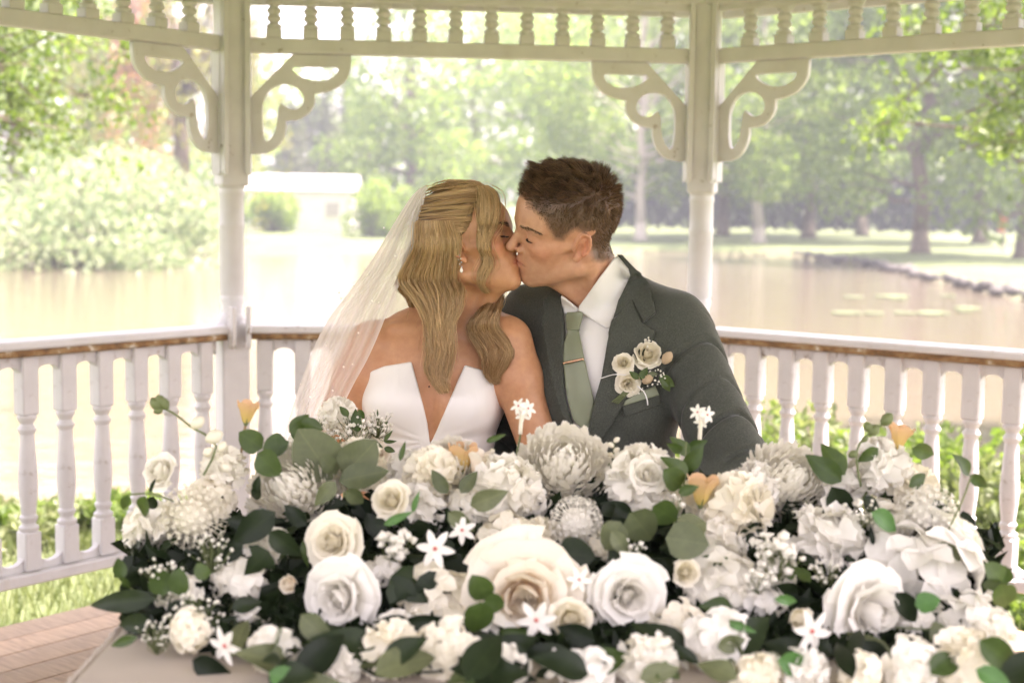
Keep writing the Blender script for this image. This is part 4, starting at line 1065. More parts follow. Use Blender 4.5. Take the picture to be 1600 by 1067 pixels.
def patch(name, outline, bvh, mat, parent, lift=0.003, thick=0.0035, step=4.0, dflt=2.8, lift_fn=None, smooth=4):
    """cloth piece cut along an outline given in picture pixels and laid on a surface, with thickness"""
    o = np.array(outline, float); ring = []
    for k in range(len(o)):
        a, b = o[k], o[(k + 1) % len(o)]; m = max(1, int(round(np.linalg.norm(b - a) / step)))
        ring += [a + (b - a) * t / m for t in range(m)]
    ring = np.array(ring); nr = len(ring)
    X, Y = np.meshgrid(np.arange(o[:, 0].min(), o[:, 0].max(), step), np.arange(o[:, 1].min(), o[:, 1].max(), step))
    inn = sdf_poly(X, Y, [tuple(q) for q in ring]) < -step * 0.55
    pts = np.vstack([ring, np.stack([X[inn], Y[inn]], 1)])
    R = delaunay_2d_cdt([Vector(p) for p in pts], [(i, (i + 1) % nr) for i in range(nr)], [], 1, 1e-4)
    P, Fc_ = R[0], [f for f in R[2] if len(f) >= 3]
    dirs = [(CM @ Vector(((p.x - 800) / FPX, (533.5 - p.y) / FPX, -1.0))).normalized() for p in P]
    dist = np.full(len(P), np.nan)
    for i, d in enumerate(dirs):
        r = bvh.ray_cast(CAM, d)
        if r[0] is not None: dist[i] = r[3]
    med = np.nanmedian(dist); dist[~np.isfinite(dist)] = med; dist = np.where(dist > med + 0.12, med, dist)
    nbr = [set() for _ in P]
    for f in Fc_:
        for a_, b_ in zip(f, f[1:] + f[:1]): nbr[a_].add(b_); nbr[b_].add(a_)
    nbr = [list(q) or [i] for i, q in enumerate(nbr)]
    for _ in range(smooth): dist = np.minimum(dist, np.array([dist[q].mean() for q in nbr]))
    V = [CAM + d * (t - lift - (lift_fn(p.x, p.y) if lift_fn else 0)) for d, t, p in zip(dirs, dist, P)]
    mb = MB(); mb.add(V, Fc_); ob = mb.build(name, mat, parent, True)
    md = ob.modifiers.new('solid', 'SOLIDIFY'); md.thickness = thick; md.offset = 0
    return ob
# shirt collar: stand and two leaves
LEAF_L = [(961, 402), (968, 399), (984, 421), (985, 430), (953, 512), (946, 512), (903, 485), (905, 478)]
LEAF_R = [(877, 463), (882, 466), (904, 483), (900, 489), (882, 492), (879, 480)]
Vc, Fc = surface(lambda P: np.minimum(smin(groom_neck(P) - 0.006, groom_torso(P, 0.004), 0.02), 9), GN - 0.16, GN + 0.16, 0.005)
bvh_c = bvh_of(Vc, Fc)
patch('collar', LEAF_L, bvh_c, M_shirt, shirt, 0.004, 0.003, 3.0)
patch('collar', LEAF_R, bvh_c, M_shirt, shirt, 0.004, 0.003, 3.0)
tie = patch('tie', [(887, 488), (908, 487), (911, 492), (905, 516), (887, 516), (884, 495)], bvh_c, M_tie, groom, 0.012, 0.006, 2.5, smooth=10, lift_fn=lambda x, y: 0.006 * max(0, 1 - ((x - 897) / 13) ** 2))
patch('blade', [(888, 515), (904, 515), (908, 535), (913, 560), (921, 595), (928, 625), (926, 645), (921, 668), (908, 668), (896, 656), (888, 628), (884, 604), (881, 570), (880, 541)], bvh_s, M_tie, tie, 0.010, 0.004, 3.0, smooth=20, lift_fn=lambda x, y: 0.005 * max(0, 1 - abs(x - (896 + (y - 515) * 0.09)) / 20))
patch('tie_clip', [(879, 566), (911, 559), (912, 562.5), (880, 569.5)], bvh_s, M_gold, tie, 0.019, 0.002, 3.0, smooth=60)
# lapels with the collar of the jacket, pocket
patch('lapel', [(955, 503), (988, 468), (1005, 506), (1024, 517), (1012, 555), (992, 595), (972, 635), (950, 672), (934, 697), (919, 692), (921, 662), (929, 626), (940, 588)], bvh_j, M_tweed, jacket, 0.004, 0.005, 3.5, smooth=8)
patch('jacket_collar', [(964, 398), (972, 398), (985, 412), (1013, 441), (1020, 466), (1024, 490), (1006, 504), (989, 470), (958, 499), (966, 470), (985, 432), (982, 420)], bvh_j, M_tweed, jacket, 0.0065, 0.005, 3.5, smooth=8)
patch('lapel', [(862, 452), (876, 463), (881, 500), (881, 540), (880, 590), (884, 625), (896, 662), (893, 668), (878, 650), (868, 620), (858, 575), (852, 540), (846, 505), (850, 470)], bvh_j, M_tweed, jacket, 0.004, 0.005, 3.5, smooth=8)
patch('breast_pocket', [(972, 634), (1030, 616), (1034, 632), (976, 652)], bvh_j, M_tweed, jacket, 0.003, 0.003, 3.0)
patch('pocket_square', [(974, 634), (976, 626), (1000, 612), (1024, 603), (1030, 617)], bvh_j, M_tie, groom, 0.004, 0.003, 2.5)
# trousers and shoes (hidden by the flowers from the front)
def trousers(P):
    d = sd_ell(P, gb(0, 0.02, -0.62), (0.17, 0.14, 0.12), GBR)
    for sg in (-1, 1):
        hip, kn = gb(sg * 0.09, 0.05, -0.64), gb(sg * 0.12, 0.46, -0.62); an = kn.copy(); an[2] = 0.10; an += GF * -0.04
        d = smin(d, sd_cone(P, hip, kn, 0.088, 0.068), 0.04); d = smin(d, sd_cone(P, kn, an, 0.068, 0.055), 0.03)
    return d
lo = np.minimum(gb(-0.3, -0.25, -1.0), gb(0.35, 0.62, -1.0)); hi = np.maximum(gb(-0.3, -0.25, 0), gb(0.35, 0.62, 0)); lo = np.minimum(lo, gb(-0.3, 0.62, -1)); hi = np.maximum(hi, gb(0.35, -0.25, 0)); lo[2] = 0.02; hi[2] = GN[2] - 0.45
Vt, Ft = surface(trousers, lo, hi, 0.009); link('trousers', np_mesh('trousers', Vt, Ft, M_tweed, True), groom)
for sg in (-1, 1):
    an = gb(sg * 0.12, 0.42, 0); an[2] = 0.04; a2 = an + GF * 0.15; a2[2] = 0.035
    Vo, Fo = surface(lambda P: smin(sd_cone(P, an, a2, 0.042, 0.036), sd_cone(P, an, an + np.array([0, 0, 0.07]), 0.04, 0.042), 0.03), np.minimum(an, a2) - 0.06, np.maximum(an, a2) + 0.13, 0.006)
    Vo[:, 2] = np.maximum(Vo[:, 2], 0.002); link('shoe', np_mesh('shoe', Vo, Fo, simple('brown leather', (0.06, 0.03, 0.015), 0.35), True), groom)
# ================================================================== BRIDE
B_NECK = pw(724, 490, 2.935); B_SR, B_SL = pw(582, 541, 2.915), pw(791, 534, 2.895)
B_ER, B_EL = pw(512, 690, 2.88), pw(852, 730, 2.85); B_WR, B_WL = pw(575, 800, 2.66), pw(745, 830, 2.68)
BX = np.array([1.0, 0, 0]); BU = np.array([0, 0, 1.0])
def bride_torso(P, o=0.0):
    d = sd_ell(P, pw(684, 592, 2.925), (0.150 + o, 0.092 + o, 0.135 + o))
    d = smin(d, sd_ell(P, pw(671, 700, 2.93), (0.128 + o, 0.095 + o, 0.17 + o)), 0.05)
    for x, y, r in ((621, 628, 0.066), (720, 632, 0.064)): d = smin(d, sd_ell(P, pw(x, y, 2.872), (r + o, r + o - 0.006, r * 0.95 + o)), 0.03)
    return smin(d, sd_ell(P, pw(668, 860, 2.96), (0.175 + o, 0.14 + o, 0.16 + o)), 0.06)
def bride_chest(P):
    d = bride_torso(P)
    d = smin(d, sd_cone(P, pw(600, 538, 2.92), pw(724, 512, 2.93), 0.044, 0.044), 0.035)
    d = smin(d, sd_cone(P, pw(724, 512, 2.93), pw(780, 530, 2.91), 0.044, 0.042), 0.035)
    d = smin(d, sd_cone(P, pw(722, 470, 2.95), pw(640, 515, 2.945), 0.034, 0.036), 0.04)
    d = smin(d, sd_cone(P, pw(728, 474, 2.95), pw(770, 512, 2.93), 0.030, 0.034), 0.03)
    # collar bones
    d = smin(d, sd_cone(P, pw(722, 517, 2.878), pw(615, 512, 2.885), 0.0075, 0.006), 0.016)
    d = smin(d, sd_cone(P, pw(737, 517, 2.878), pw(785, 508, 2.878), 0.0075, 0.006), 0.016)
    d = ssub(d, sd_ell(P, pw(671, 640, 2.800), (0.012, 0.03, 0.075)), 0.025)
    return d
def bride_neck(P):
    top = glob((-0.020, 0, -0.03), B_O, B_R, B_S)
    d = sd_cone(P, top, B_NECK, 0.049, 0.050)
    d = smin(d, sd_cone(P, glob((-0.018, -0.045, -0.03), B_O, B_R, B_S), pw(733, 508, 2.885), 0.013, 0.009), 0.014)
    return smin(d, sd_cone(P, glob((0.036, 0, -0.085), B_O, B_R, B_S), pw(745, 500, 2.895), 0.02, 0.018), 0.02)
def bride_body(P):
    d = only_near(P, glob((0.015, 0, 0.01), B_O, B_R, B_S), 0.18, lambda Q: head_sdf(loc(Q, B_O, B_R, B_S), True) * B_S)
    d = smin(d, bride_neck(P), 0.02)
    t = bride_chest(P)
    for S, E, Wr, sg in ((B_SR, B_ER, B_WR, -1), (B_SL, B_EL, B_WL, 1)):
        a = sd_cone(P, S, S + (E - S) * 0.3, 0.054, 0.050); a = smin(a, sd_cone(P, S + (E - S) * 0.3, E, 0.049, 0.039), 0.02)
        a = smin(a, sd_cone(P, E, Wr, 0.039, 0.025), 0.02)
        a = smin(a, only_near(P, Wr + np.array([0.02 * -sg, -0.08, 0]), 0.16, lambda P: hand_sdf(P, Wr, Wr + np.array([-sg * 0.035, -0.045, -0.01]), (-sg * 0.7, -0.7, -0.2), (0.3, -0.3 * sg, 0.9), 0.88)), 0.008)
        t = smin(t, a, 0.018)
    return smin(d, t, 0.03)
bride = tag(empty('person', (B_NECK[0], B_NECK[1] + 0.02, 0)), 'person in white strapless wedding dress and pearl dotted veil leaning in to kiss', 'person', 'couple kissing at the table')
lo = np.array([B_ER[0] - 0.08, 2.50, 0.62]); hi = np.array([B_EL[0] + 0.075, 3.11, B_O[2] + 0.16])
Vb, Fb = surface(bride_body, lo, hi, 0.0028)
qb = loc(Vb, B_O, B_R, B_S)
Cb = skin_cols(qb, (0.53, 0.265, 0.135), (0.48, 0.14, 0.10), (0.54, 0.18, 0.095), 0.8, 0.75)
sh = np.clip(blob(np.stack([qb[:, 0], np.abs(qb[:, 1]), qb[:, 2]], 1), (0.088, 0.036, 0.024), (0.016, 0.018, 0.008)) * 0.55, 0, 1)   # eye make-up
Cb = Cb * (1 - sh[:, None]) + np.array([0.17, 0.075, 0.045]) * sh[:, None]
link('body', np_mesh('body', Vb, Fb, M_skin_b, True, Cb), bride); bvh_b = bvh_of(Vb, Fb)
lashes(B_O, B_R, B_S, bride, 0.0085, 0.0012, M_lash)
brows(B_O, B_R, B_S, bride, ((0.05, 0.025, 0.012), (0.12, 0.065, 0.035)), 0.0024, 170, bvh_b, 5)
MB().lathe([(0.0004, -0.0012), (0.0019, -0.0005), (0.0019, 0.0005), (0.0004, 0.0012)], hit_px(bvh_b, 670.5, 604, 2.8), 8, Matrix.Rotation(pi / 2, 3, 'X')).build('mole', simple('mole', (0.09, 0.03, 0.015), 0.6), bride, True)

# ---- dress
def satin():
    m, nt, b = new_mat('ivory satin')
    c = ramp(nt, noise(nt, 6, 3), [(0.3, (0.79, 0.765, 0.73)), (0.7, (0.84, 0.82, 0.79))]); nt.links.new(c, b.inputs['Base Color'])
    setp(b, Roughness=0.40, Sheen_Weight=0.15); bump(nt, b, noise(nt, 16, 3, 0.5, stretch=(1, 1, 0.35), dist=0.8), 0.18, 0.02); return m
M_satin = satin()
NECKLINE = [(530, 640), (545, 605), (556, 592), (575, 582), (600, 572), (643, 565), (652, 598), (661, 632), (668, 662), (672, 694), (680, 677), (694, 645), (710, 607), (726, 570), (750, 577), (768, 584), (777, 592), (790, 640), (790, 1300), (400, 1300), (400, 640)]
def pleat(P):
    P = P.astype(np.float32)
    """gathers that fan out from the point of the neckline"""
    px, py = to_px(P); dx, dy = px - 671, py - 690; r = np.hypot(dx, dy) + 1; a = np.arctan2(dy, np.abs(dx))
    w = np.clip((a + 0.55) / 0.5, 0, 1) * np.clip(r / 22, 0, 1) * np.exp(-(r / 95) ** 2)
    return 0.0026 * w * np.sin(a * 19 + 0.012 * r)
def bodice(P):
    d = bride_torso(P, 0.006)
    d = smin(d, sd_cone(P, pw(600, 560, 2.93), pw(770, 560, 2.93), 0.07, 0.07), 0.03)
    d = d - pleat(P)
    inner = bride_chest(P) + 0.004
    px, py = to_px(P); clip = sdf_poly(px, py, NECKLINE) * 0.00131
    return smax(smax(d, clip, 0.002), -inner, 0.002)
def skirt(P):
    d = sd_ell(P, pw(668, 800, 2.95), (0.17, 0.14, 0.16))
    kn = pw(660, 0, 2.42); kn[2] = 0.56; hp = pw(668, 0, 2.95); hp[2] = 0.58; ft = kn + np.array([-0.02, -0.06, 0]); ft[2] = 0.06
    d = smin(d, sd_cone(P, hp, kn, 0.20, 0.19), 0.06); d = smin(d, sd_cone(P, kn, ft, 0.19, 0.30), 0.08)
    ang = np.arctan2(P[:, 1] - 2.6, P[:, 0] - kn[0]); d = d - 0.008 * np.sin(ang * 17) * np.clip((0.75 - P[:, 2]) / 0.4, 0, 1)
    return np.maximum(np.maximum(d, 0.004 - P[:, 2]), P[:, 2] - 0.86)
dress = None
Vd, Fd = surface(bodice, np.array([pw(530, 600, 2.9)[0], 2.74, 0.70]), np.array([pw(800, 600, 2.9)[0], 3.12, pw(700, 545, 2.9)[2]]), 0.003)
dress = link('dress', np_mesh('dress', Vd, Fd, M_satin, True), bride); bvh_d = bvh_of(Vd, Fd)
Vk, Fk = surface(skirt, np.array([-0.62, 2.0, -0.02]), np.array([0.30, 3.2, 0.9]), 0.010); link('skirt', np_mesh('skirt', Vk, Fk, M_satin, True), dress)

# ---- hair
def cap_f(P):
    q = loc(P, B_O, B_R, B_S)
    d = sd_ell(q, (-0.004, 0, 0.056), (0.108, 0.086, 0.094)); d = smin(d, sd_ell(q, (0.03, 0, 0.064), (0.068, 0.070, 0.070)), 0.02)
    d = smin(d, sd_ell(q, (-0.062, 0, -0.02), (0.045, 0.066, 0.085)), 0.03)
    # hairline: keep what lies behind and above the face
    hl = np.interp(q[:, 2], [-0.10, 0.022, 0.034, 0.056, 0.080, 0.11], [-0.016, -0.002, 0.022, 0.042, 0.050, 0.075])
    return smax(d * B_S, (q[:, 0] - hl).astype(P.dtype) * B_S * 0.7, 0.006)
Vh, Fh = surface(cap_f, B_O - 0.17, B_O + 0.17, 0.004); bvh_h = bvh_of(Vh, Fh)
hcol = np.tile(np.array([0.25, 0.155, 0.075]), (len(Vh), 1))
hair = link('hair', np_mesh('hair', Vh, Fh, M_hair_b, True, hcol), bride)
def blond(rng, n, dark=0.0, g=None):
    c = rng.uniform(0, 1, (n, 1))
    if g is not None: c = 0.52 * c + 0.48 * rng.beta(0.9, 0.8, int(g.max()) + 1)[g][:, None]
    c = np.clip(c - dark, 0, 1); return np.array([0.40, 0.195, 0.065]) * (1 - c) + np.array([1.0, 0.76, 0.41]) * c
def depth_px(bvh, px, py, dflt):
    d = (CM @ Vector(((px - 800) / FPX, (533.5 - py) / FPX, -1.0))).normalized(); r = bvh.ray_cast(CAM, d)
    return r[0].y if r[0] is not None else dflt
def lock(name, rows, n, seed, depth, bulge=0.02, wave=2.0, K=26, r=0.00062, body=(), lift=0.006, dark=0.0, groups=40, frizz=1.1, swing=4.0, cyc=17.0):
    """bundle of strands; rows = (py, left px, right px), depth(py) distance from the camera plane"""
    rng = np.random.default_rng(seed); rows = np.array(rows, float)
    v = np.linspace(0, 1, K); s = np.linspace(0, 1, len(rows))
    sm = lambda c: catmull(np.stack([rows[:, c], rows[:, c], rows[:, c]], 1), K)[:, 0]
    py, Lx, Rx = sm(0), sm(1), sm(2)
    gu = (np.arange(groups) + 0.5) / groups; g = rng.integers(0, groups, n)
    u0 = np.clip(gu[g] + rng.normal(size=n) * 0.45 / groups, 0, 1); lay = rng.uniform(0, 1, n)
    ph = rng.uniform(0, 2 * pi, groups)[g]; amp = (wave * rng.uniform(0.5, 1.2, groups))[g]
    u = u0[:, None] + (gu[g][:, None] - u0[:, None]) * 0.35 * np.sin(v * pi * 2.2)[None] ** 2
    X = Lx[None] + (Rx - Lx)[None] * u + amp[:, None] * np.sin(v[None] * 15 + ph[:, None]) * np.sin(pi * np.clip(v, 0, 1))[None] ** 0.5
    X += (swing * np.sin(v * cyc + 0.6) * np.clip(v * 3, 0, 1))[None] * (0.6 + 0.4 * rng.uniform(0, 1, groups)[g][:, None])
    fz = frizz * np.where(rng.uniform(0, 1, (n, 1)) < 0.07, 4.0, 1.0)
    X += (fz * rng.normal(size=(n, 1)) + fz * rng.normal(size=(n, 1)) * np.sin(v * 9 + 1)[None])
    Yp = py[None] + rng.normal(size=(n, 1)) * 1.5 * v[None] + 1.6 * np.sin(v[None] * 15 + ph[:, None] + 1.2)
    # uneven ends
    cut = 1 - 0.34 * rng.uniform(0, 1, n) ** 2; vi = v[None] * cut[:, None] * (K - 1)
    i0 = np.clip(vi.astype(int), 0, K - 2); fr = vi - i0; ar = np.arange(n)[:, None]
    X = X[ar, i0] * (1 - fr) + X[ar, i0 + 1] * fr; Yp = Yp[ar, i0] * (1 - fr) + Yp[ar, i0 + 1] * fr
    dist = np.array([depth(y) for y in py]); 
    if body:
        for k in range(K):
            m = 0.5 * (Lx[k] + Rx[k])
            cand = [depth_px(b, x, py[k], 9) for b in body for x in (Lx[k] * 0.8 + Rx[k] * 0.2, m, Lx[k] * 0.2 + Rx[k] * 0.8)]
            dist[k] = min(dist[k], min(cand) - lift)
        dist = np.convolve(np.pad(dist, 2, mode='edge'), [0.1, 0.2, 0.4, 0.2, 0.1], 'valid')
    ridge = 0.35 * np.cos((u - gu[g][:, None]) * groups * pi) 
    dep = dist[None] - 0.0 - bulge * np.sqrt(np.clip(1 - (2 * u - 1) ** 2, 0, 1)) * (1 - 0.9 * lay[:, None]) - 0.002 * ridge * (1 - lay[:, None]) + 0.006 * lay[:, None] + (0.0075 * np.sin(v * cyc + 2.2) * np.clip(v * 2.5, 0, 1))[None]
    d = np.stack([(X - 800) / FPX, (533.5 - Yp) / FPX, -np.ones_like(X)], -1) @ np.array(CM).T
    P = np.array(CAM) + d * (dep / d[..., 1])[..., None]
    R_ = r * rng.uniform(0.7, 1.25, (n, 1)) * (1 - 0.55 * v[None] ** 3)
    cols = blond(rng, n, dark, g) * (1 - 0.3 * lay[:, None]) * (0.88 + 0.22 * rng.uniform(0, 1, groups)[g][:, None])
    return strand_obj(name, P, R_, M_hair_b, hair, cols)
# half-up sections swept back under the veil
def swept():
    rng = np.random.default_rng(50); n = 2200; K = 16
    S = catmull([(752, 287), (757, 296), (757, 312), (752, 328), (746, 342), (736, 353), (722, 361), (708, 364)], 200)[:, :2] if False else None
    def curve(pts, t):
        p = np.array(pts, float); p = np.hstack([p, np.zeros((len(p), 1))]); c = catmull(p, 300); return c[(np.clip(t, 0, 1) * 299).astype(int), :2]
    t = rng.uniform(0, 1, n); g = np.round(t * 22) / 22; t2 = np.clip(t + (g - t) * 0.5, 0, 1)
    A = curve([(742, 285), (754, 291), (758, 306), (757, 324), (753, 340), (745, 352), (730, 361)], t) + rng.normal(size=(n, 2)) * 1.2
    E = curve([(676, 289), (664, 302), (659, 318), (655, 332), (653, 345), (654, 354), (657, 360)], t2)
    v = np.linspace(0, 1, K)
    M = (A + E) / 2 + np.stack([0 * t, -10 + 14 * t + 3 * np.sin(g * 60)], 1)
    Q = A[:, None] * ((1 - v) ** 2)[None, :, None] + 2 * M[:, None] * (v * (1 - v))[None, :, None] + E[:, None] * (v ** 2)[None, :, None]
    Q[..., 1] += 1.3 * np.sin(v * 6 + g[:, None] * 40)
    P = np.zeros((n, K, 3)); lay = rng.uniform(0, 1, n)
    grid = {}
    for i in range(n):
        for k in range(K):
            key = (int(Q[i, k, 0] // 3), int(Q[i, k, 1] // 3))
            if key not in grid: grid[key] = depth_px(bvh_h, key[0] * 3 + 1.5, key[1] * 3 + 1.5, np.nan)
            P[i, k, 1] = grid[key]
    dep = P[..., 1]; fill = np.nanmedian(dep); dep = np.where(np.isfinite(dep), dep, np.nan)
    for i in range(n):
        row = dep[i]; ok = np.isfinite(row)
        dep[i] = np.interp(np.arange(K), np.where(ok)[0], row[ok]) if ok.any() else B_O[1] + 0.02
    kern = np.array([0.25, 0.5, 0.25]); dep = np.apply_along_axis(lambda r: np.convolve(np.pad(r, 1, mode='edge'), kern, 'valid'), 1, dep)
    dep = dep - 0.001 - 0.006 * (1 - lay[:, None]) * np.abs(np.cos((t - g) * 22 * pi))[:, None]
    d = np.stack([(Q[..., 0] - 800) / FPX, (533.5 - Q[..., 1]) / FPX, -np.ones((n, K))], -1) @ np.array(CM).T
    P = np.array(CAM) + d * (dep / d[..., 1])[..., None]
    strand_obj('swept_section', P, np.full((n, K), 0.00045) * rng.uniform(0.7, 1.2, (n, 1)), M_hair_b, hair, blond(rng, n, 0.0, (t * 60).astype(int)))
swept()
lock('long_lock', [(346, 652, 706), (365, 649, 712), (385, 647, 716), (410, 641, 721), (437, 630, 722), (456, 637, 721), (482, 650, 712), (504, 661, 704), (527, 671, 710), (552, 676, 711), (577, 668, 703), (597, 671, 692), (612, 682, 694)],
     4200, 51, lambda y: 2.845 - 0.045 * np.clip((y - 440) / 120, 0, 1), 0.022, 3.2, 32, 0.0005, (bvh_b, bvh_d, bvh_h), 0.004, swing=7.5, cyc=14.0)
lock('back_lock', [(350, 652, 690), (390, 640, 690), (420, 628, 680), (445, 622, 670), (465, 632, 668), (480, 645, 672)], 900, 52, lambda y: 2.93, 0.015, 2.4, 16, 0.0007, (), 0.0, 0.35)
lock('framing_lock', [(291, 745, 758), (302, 746, 776), (330, 747, 780), (350, 748, 778), (363, 747, 770), (376, 746, 761), (390, 750, 766), (402, 757, 770), (416, 751, 768), (430, 745, 759), (443, 749, 757), (456, 760, 768)],
     1000, 53, lambda y: 2.86, 0.012, 1.2, 28, 0.00045, (bvh_b, bvh_h), 0.003, groups=14)
lock('shoulder_lock', [(452, 766, 782), (470, 758, 783), (490, 745, 782), (510, 737, 782), (530, 739, 790), (546, 745, 797), (560, 752, 799), (576, 761, 794), (590, 763, 782), (598, 766, 776)],
     1600, 54, lambda y: 2.93 - 0.09 * np.clip((y - 455) / 50, 0, 1), 0.02, 2.2, 24, 0.0005, (), 0.004, 0.12, groups=18, swing=6.0, cyc=13.0)
def flyaways():
    rng = np.random.default_rng(57); n = 60; K = 10; P = []
    for i in range(n):
        if i < 34: x, y = rng.uniform(690, 775), 288 + 0.006 * (rng.uniform(-35, 35)) ** 2; e = (x - rng.uniform(15, 40), y - rng.uniform(-4, 7) + 6)
        else: x, y = rng.uniform(655, 700), rng.uniform(430, 540); e = (x + rng.uniform(-22, 4), y + rng.uniform(20, 50))
        p = catmull([(x, y, 2.85), ((x + e[0]) / 2 + rng.normal() * 4, (y + e[1]) / 2 + rng.normal() * 3 - 3, 2.84), (e[0], e[1], 2.85)], K); P.append([W(*q) for q in p])
    strand_obj('loose_strands', np.array(P), np.full((n, K), 0.00028), M_hair_b, hair, blond(rng, n))
flyaways()
# ---- earring
M_crystal = simple('crystal', (0.85, 0.85, 0.88), 0.05, 0.02, Metallic=0.6)
M_pearl = simple('pearl', (0.86, 0.82, 0.77), 0.18, 0.03, 40)
er = MB(); base = None
for i, (x, y, r) in enumerate([(717.5, 399, 2.0), (720, 404, 1.6), (716.5, 406, 1.5), (721, 410, 1.7), (718.5, 413, 1.4), (721.5, 417, 1.5)]):
    p = W(x, y, depth_px(bvh_b, 716, 396, 2.8) - 0.006); er.lathe([(0.0002, -r * 0.0012), (r * 0.0011, -0.0003), (r * 0.0011, 0.0004), (0.0002, r * 0.0012)], p, 8, Matrix.Rotation(i * 0.9, 3, 'X'))
earring = er.build('earring', M_crystal, bride)
p = W(721, 422, depth_px(bvh_b, 716, 396, 2.8) - 0.006); MB().lathe([(0.0003, 0.006), (0.002, 0.003), (0.0034, -0.001), (0.0026, -0.0042), (0.0003, -0.0056)], p, 12).build('drop', M_pearl, earring, True)
# ---- veil
def tulle():
    m, nt, b = new_mat('ivory tulle'); nt.nodes.remove(b)
    df = node(nt, 'ShaderNodeBsdfDiffuse'); df.inputs[0].default_value = (0.93, 0.89, 0.86, 1)
    tr = node(nt, 'ShaderNodeBsdfTranslucent'); tr.inputs[0].default_value = (0.93, 0.89, 0.86, 1)
    tp = node(nt, 'ShaderNodeBsdfTransparent')
    m1 = node(nt, 'ShaderNodeMixShader'); m1.inputs[0].default_value = 0.55; nt.links.new(df.outputs[0], m1.inputs[1]); nt.links.new(tr.outputs[0], m1.inputs[2])
    m2 = node(nt, 'ShaderNodeMixShader'); at_ = node(nt, 'ShaderNodeAttribute', attribute_name='Col'); nt.links.new(at_.outputs['Fac'], m2.inputs[0])
    nt.links.new(tp.outputs[0], m2.inputs[1]); nt.links.new(m1.outputs[0], m2.inputs[2]); nt.links.new(m2.outputs[0], nt.nodes['Material Output'].inputs[0]); return m
M_tulle = tulle()
VR = np.array([(668, 291, 2.875), (662, 318, 2.862), (655, 350, 2.852), (646, 405, 2.845), (624, 445, 2.835), (606, 485, 2.825), (592, 520, 2.82), (573, 562, 2.815), (552, 600, 2.81), (530, 645, 2.80), (508, 700, 2.78), (490, 780, 2.76), (480, 900, 2.76)])
VL = np.array([(655, 295, 2.96), (640, 311, 2.99), (617, 346, 3.0), (582, 404, 3.01), (548, 452, 3.01), (517, 492, 3.0), (496, 528, 2.99), (480, 567, 2.98), (466, 605, 2.97), (452, 645, 2.96), (436, 705, 2.96), (420, 790, 2.96), (405, 905, 2.97)])
def veil_grid():
    Kv, Ku = 70, 120; R_ = catmull(VR, Kv); L_ = catmull(VL, Kv); G = np.zeros((Kv, Ku, 3)); A = np.zeros((Kv, Ku))
    rng = np.random.default_rng(3)
    for i in range(Kv):
        v = i / (Kv - 1); r, l = R_[i], L_[i]; back = np.array([665 + 10 * v, l[1] + 8 - 20 * v, 3.06 + 0.02 * v])
        for j in range(Ku):
            s = j / (Ku - 1)
            if s < 0.55:
                u = s / 0.55; p = r + (l - r) * (u ** 0.85); p[2] = r[2] + (l[2] - r[2]) * u ** 2.2
            else:
                u = (s - 0.55) / 0.45; p = l + (back - l) * u; p[0] -= 12 * math.sin(pi * u) * v; p[2] = l[2] + (back[2] - l[2]) * u
            am = (0.0015 + 0.0125 * v ** 0.8) * (0.3 + 0.7 * math.sin(pi * min(1, s * 1.7)))
            f = math.sin(s * 46 + 2.2 * math.sin(v * 2.4) + 1.5 * math.sin(s * 13)) + 0.5 * math.sin(s * 91 + v * 3)
            p[2] += am * f; p[0] += 2.2 * v * math.cos(s * 46 + 1)
            G[i, j] = W(*p); A[i, j] = 0.52 + 0.13 * f + 0.40 * max(0, 1 - v / 0.30) ** 0.8 + (0.28 if s < 0.006 else 0)
    return G, A
Gv, Av = veil_grid()
# keep the front of the veil outside the arm, shoulder and hair
for i in range(Gv.shape[0]):
    for j in range(0, int(Gv.shape[1] * 0.55)):
        p = Vector(Gv[i, j]); d = (p - CAM).normalized()
        for bv in (bvh_b, bvh_d):
            h = bv.ray_cast(CAM, d)
            if h[0] is not None and h[3] - 0.008 < (p - CAM).length and h[3] > 2.2: p = CAM + d * (h[3] - 0.008)
        Gv[i, j] = p
kv, ku = Gv.shape[:2]; ii = np.arange(kv * ku).reshape(kv, ku)
Fv = np.stack([ii[:-1, :-1], ii[1:, :-1], ii[1:, 1:], ii[:-1, 1:]], -1).reshape(-1, 4)
veil = link('veil', np_mesh('veil', Gv.reshape(-1, 3), Fv, M_tulle, True, np.repeat(np.clip(Av, 0.15, 0.88).reshape(-1, 1), 3, 1)), bride)
bvh_v = bvh_of(Gv.reshape(-1, 3), Fv)
pm = MB(); s_ = 0.0022; pm.lathe([(0.0003, -s_), (s_ * 0.7, -s_ * 0.7), (s_, 0), (s_ * 0.7, s_ * 0.7), (0.0003, s_)], (0, 0, 0), 10); ME_pearl = pm.mesh('pearl', M_pearl, True)
for x, y in [(600, 356), (592, 473), (533, 466), (551, 447), (581.5, 470), (497.5, 575.5), (537, 573), (551, 569), (530, 457), (510, 540), (575, 430), (618, 400), (485, 620), (520, 610), (560, 520), (470, 600)]:
    o = link('pearl', ME_pearl, veil); o.location = hit_px(bvh_v, x, y, 2.85) - Vector((0, 0.0015, 0))
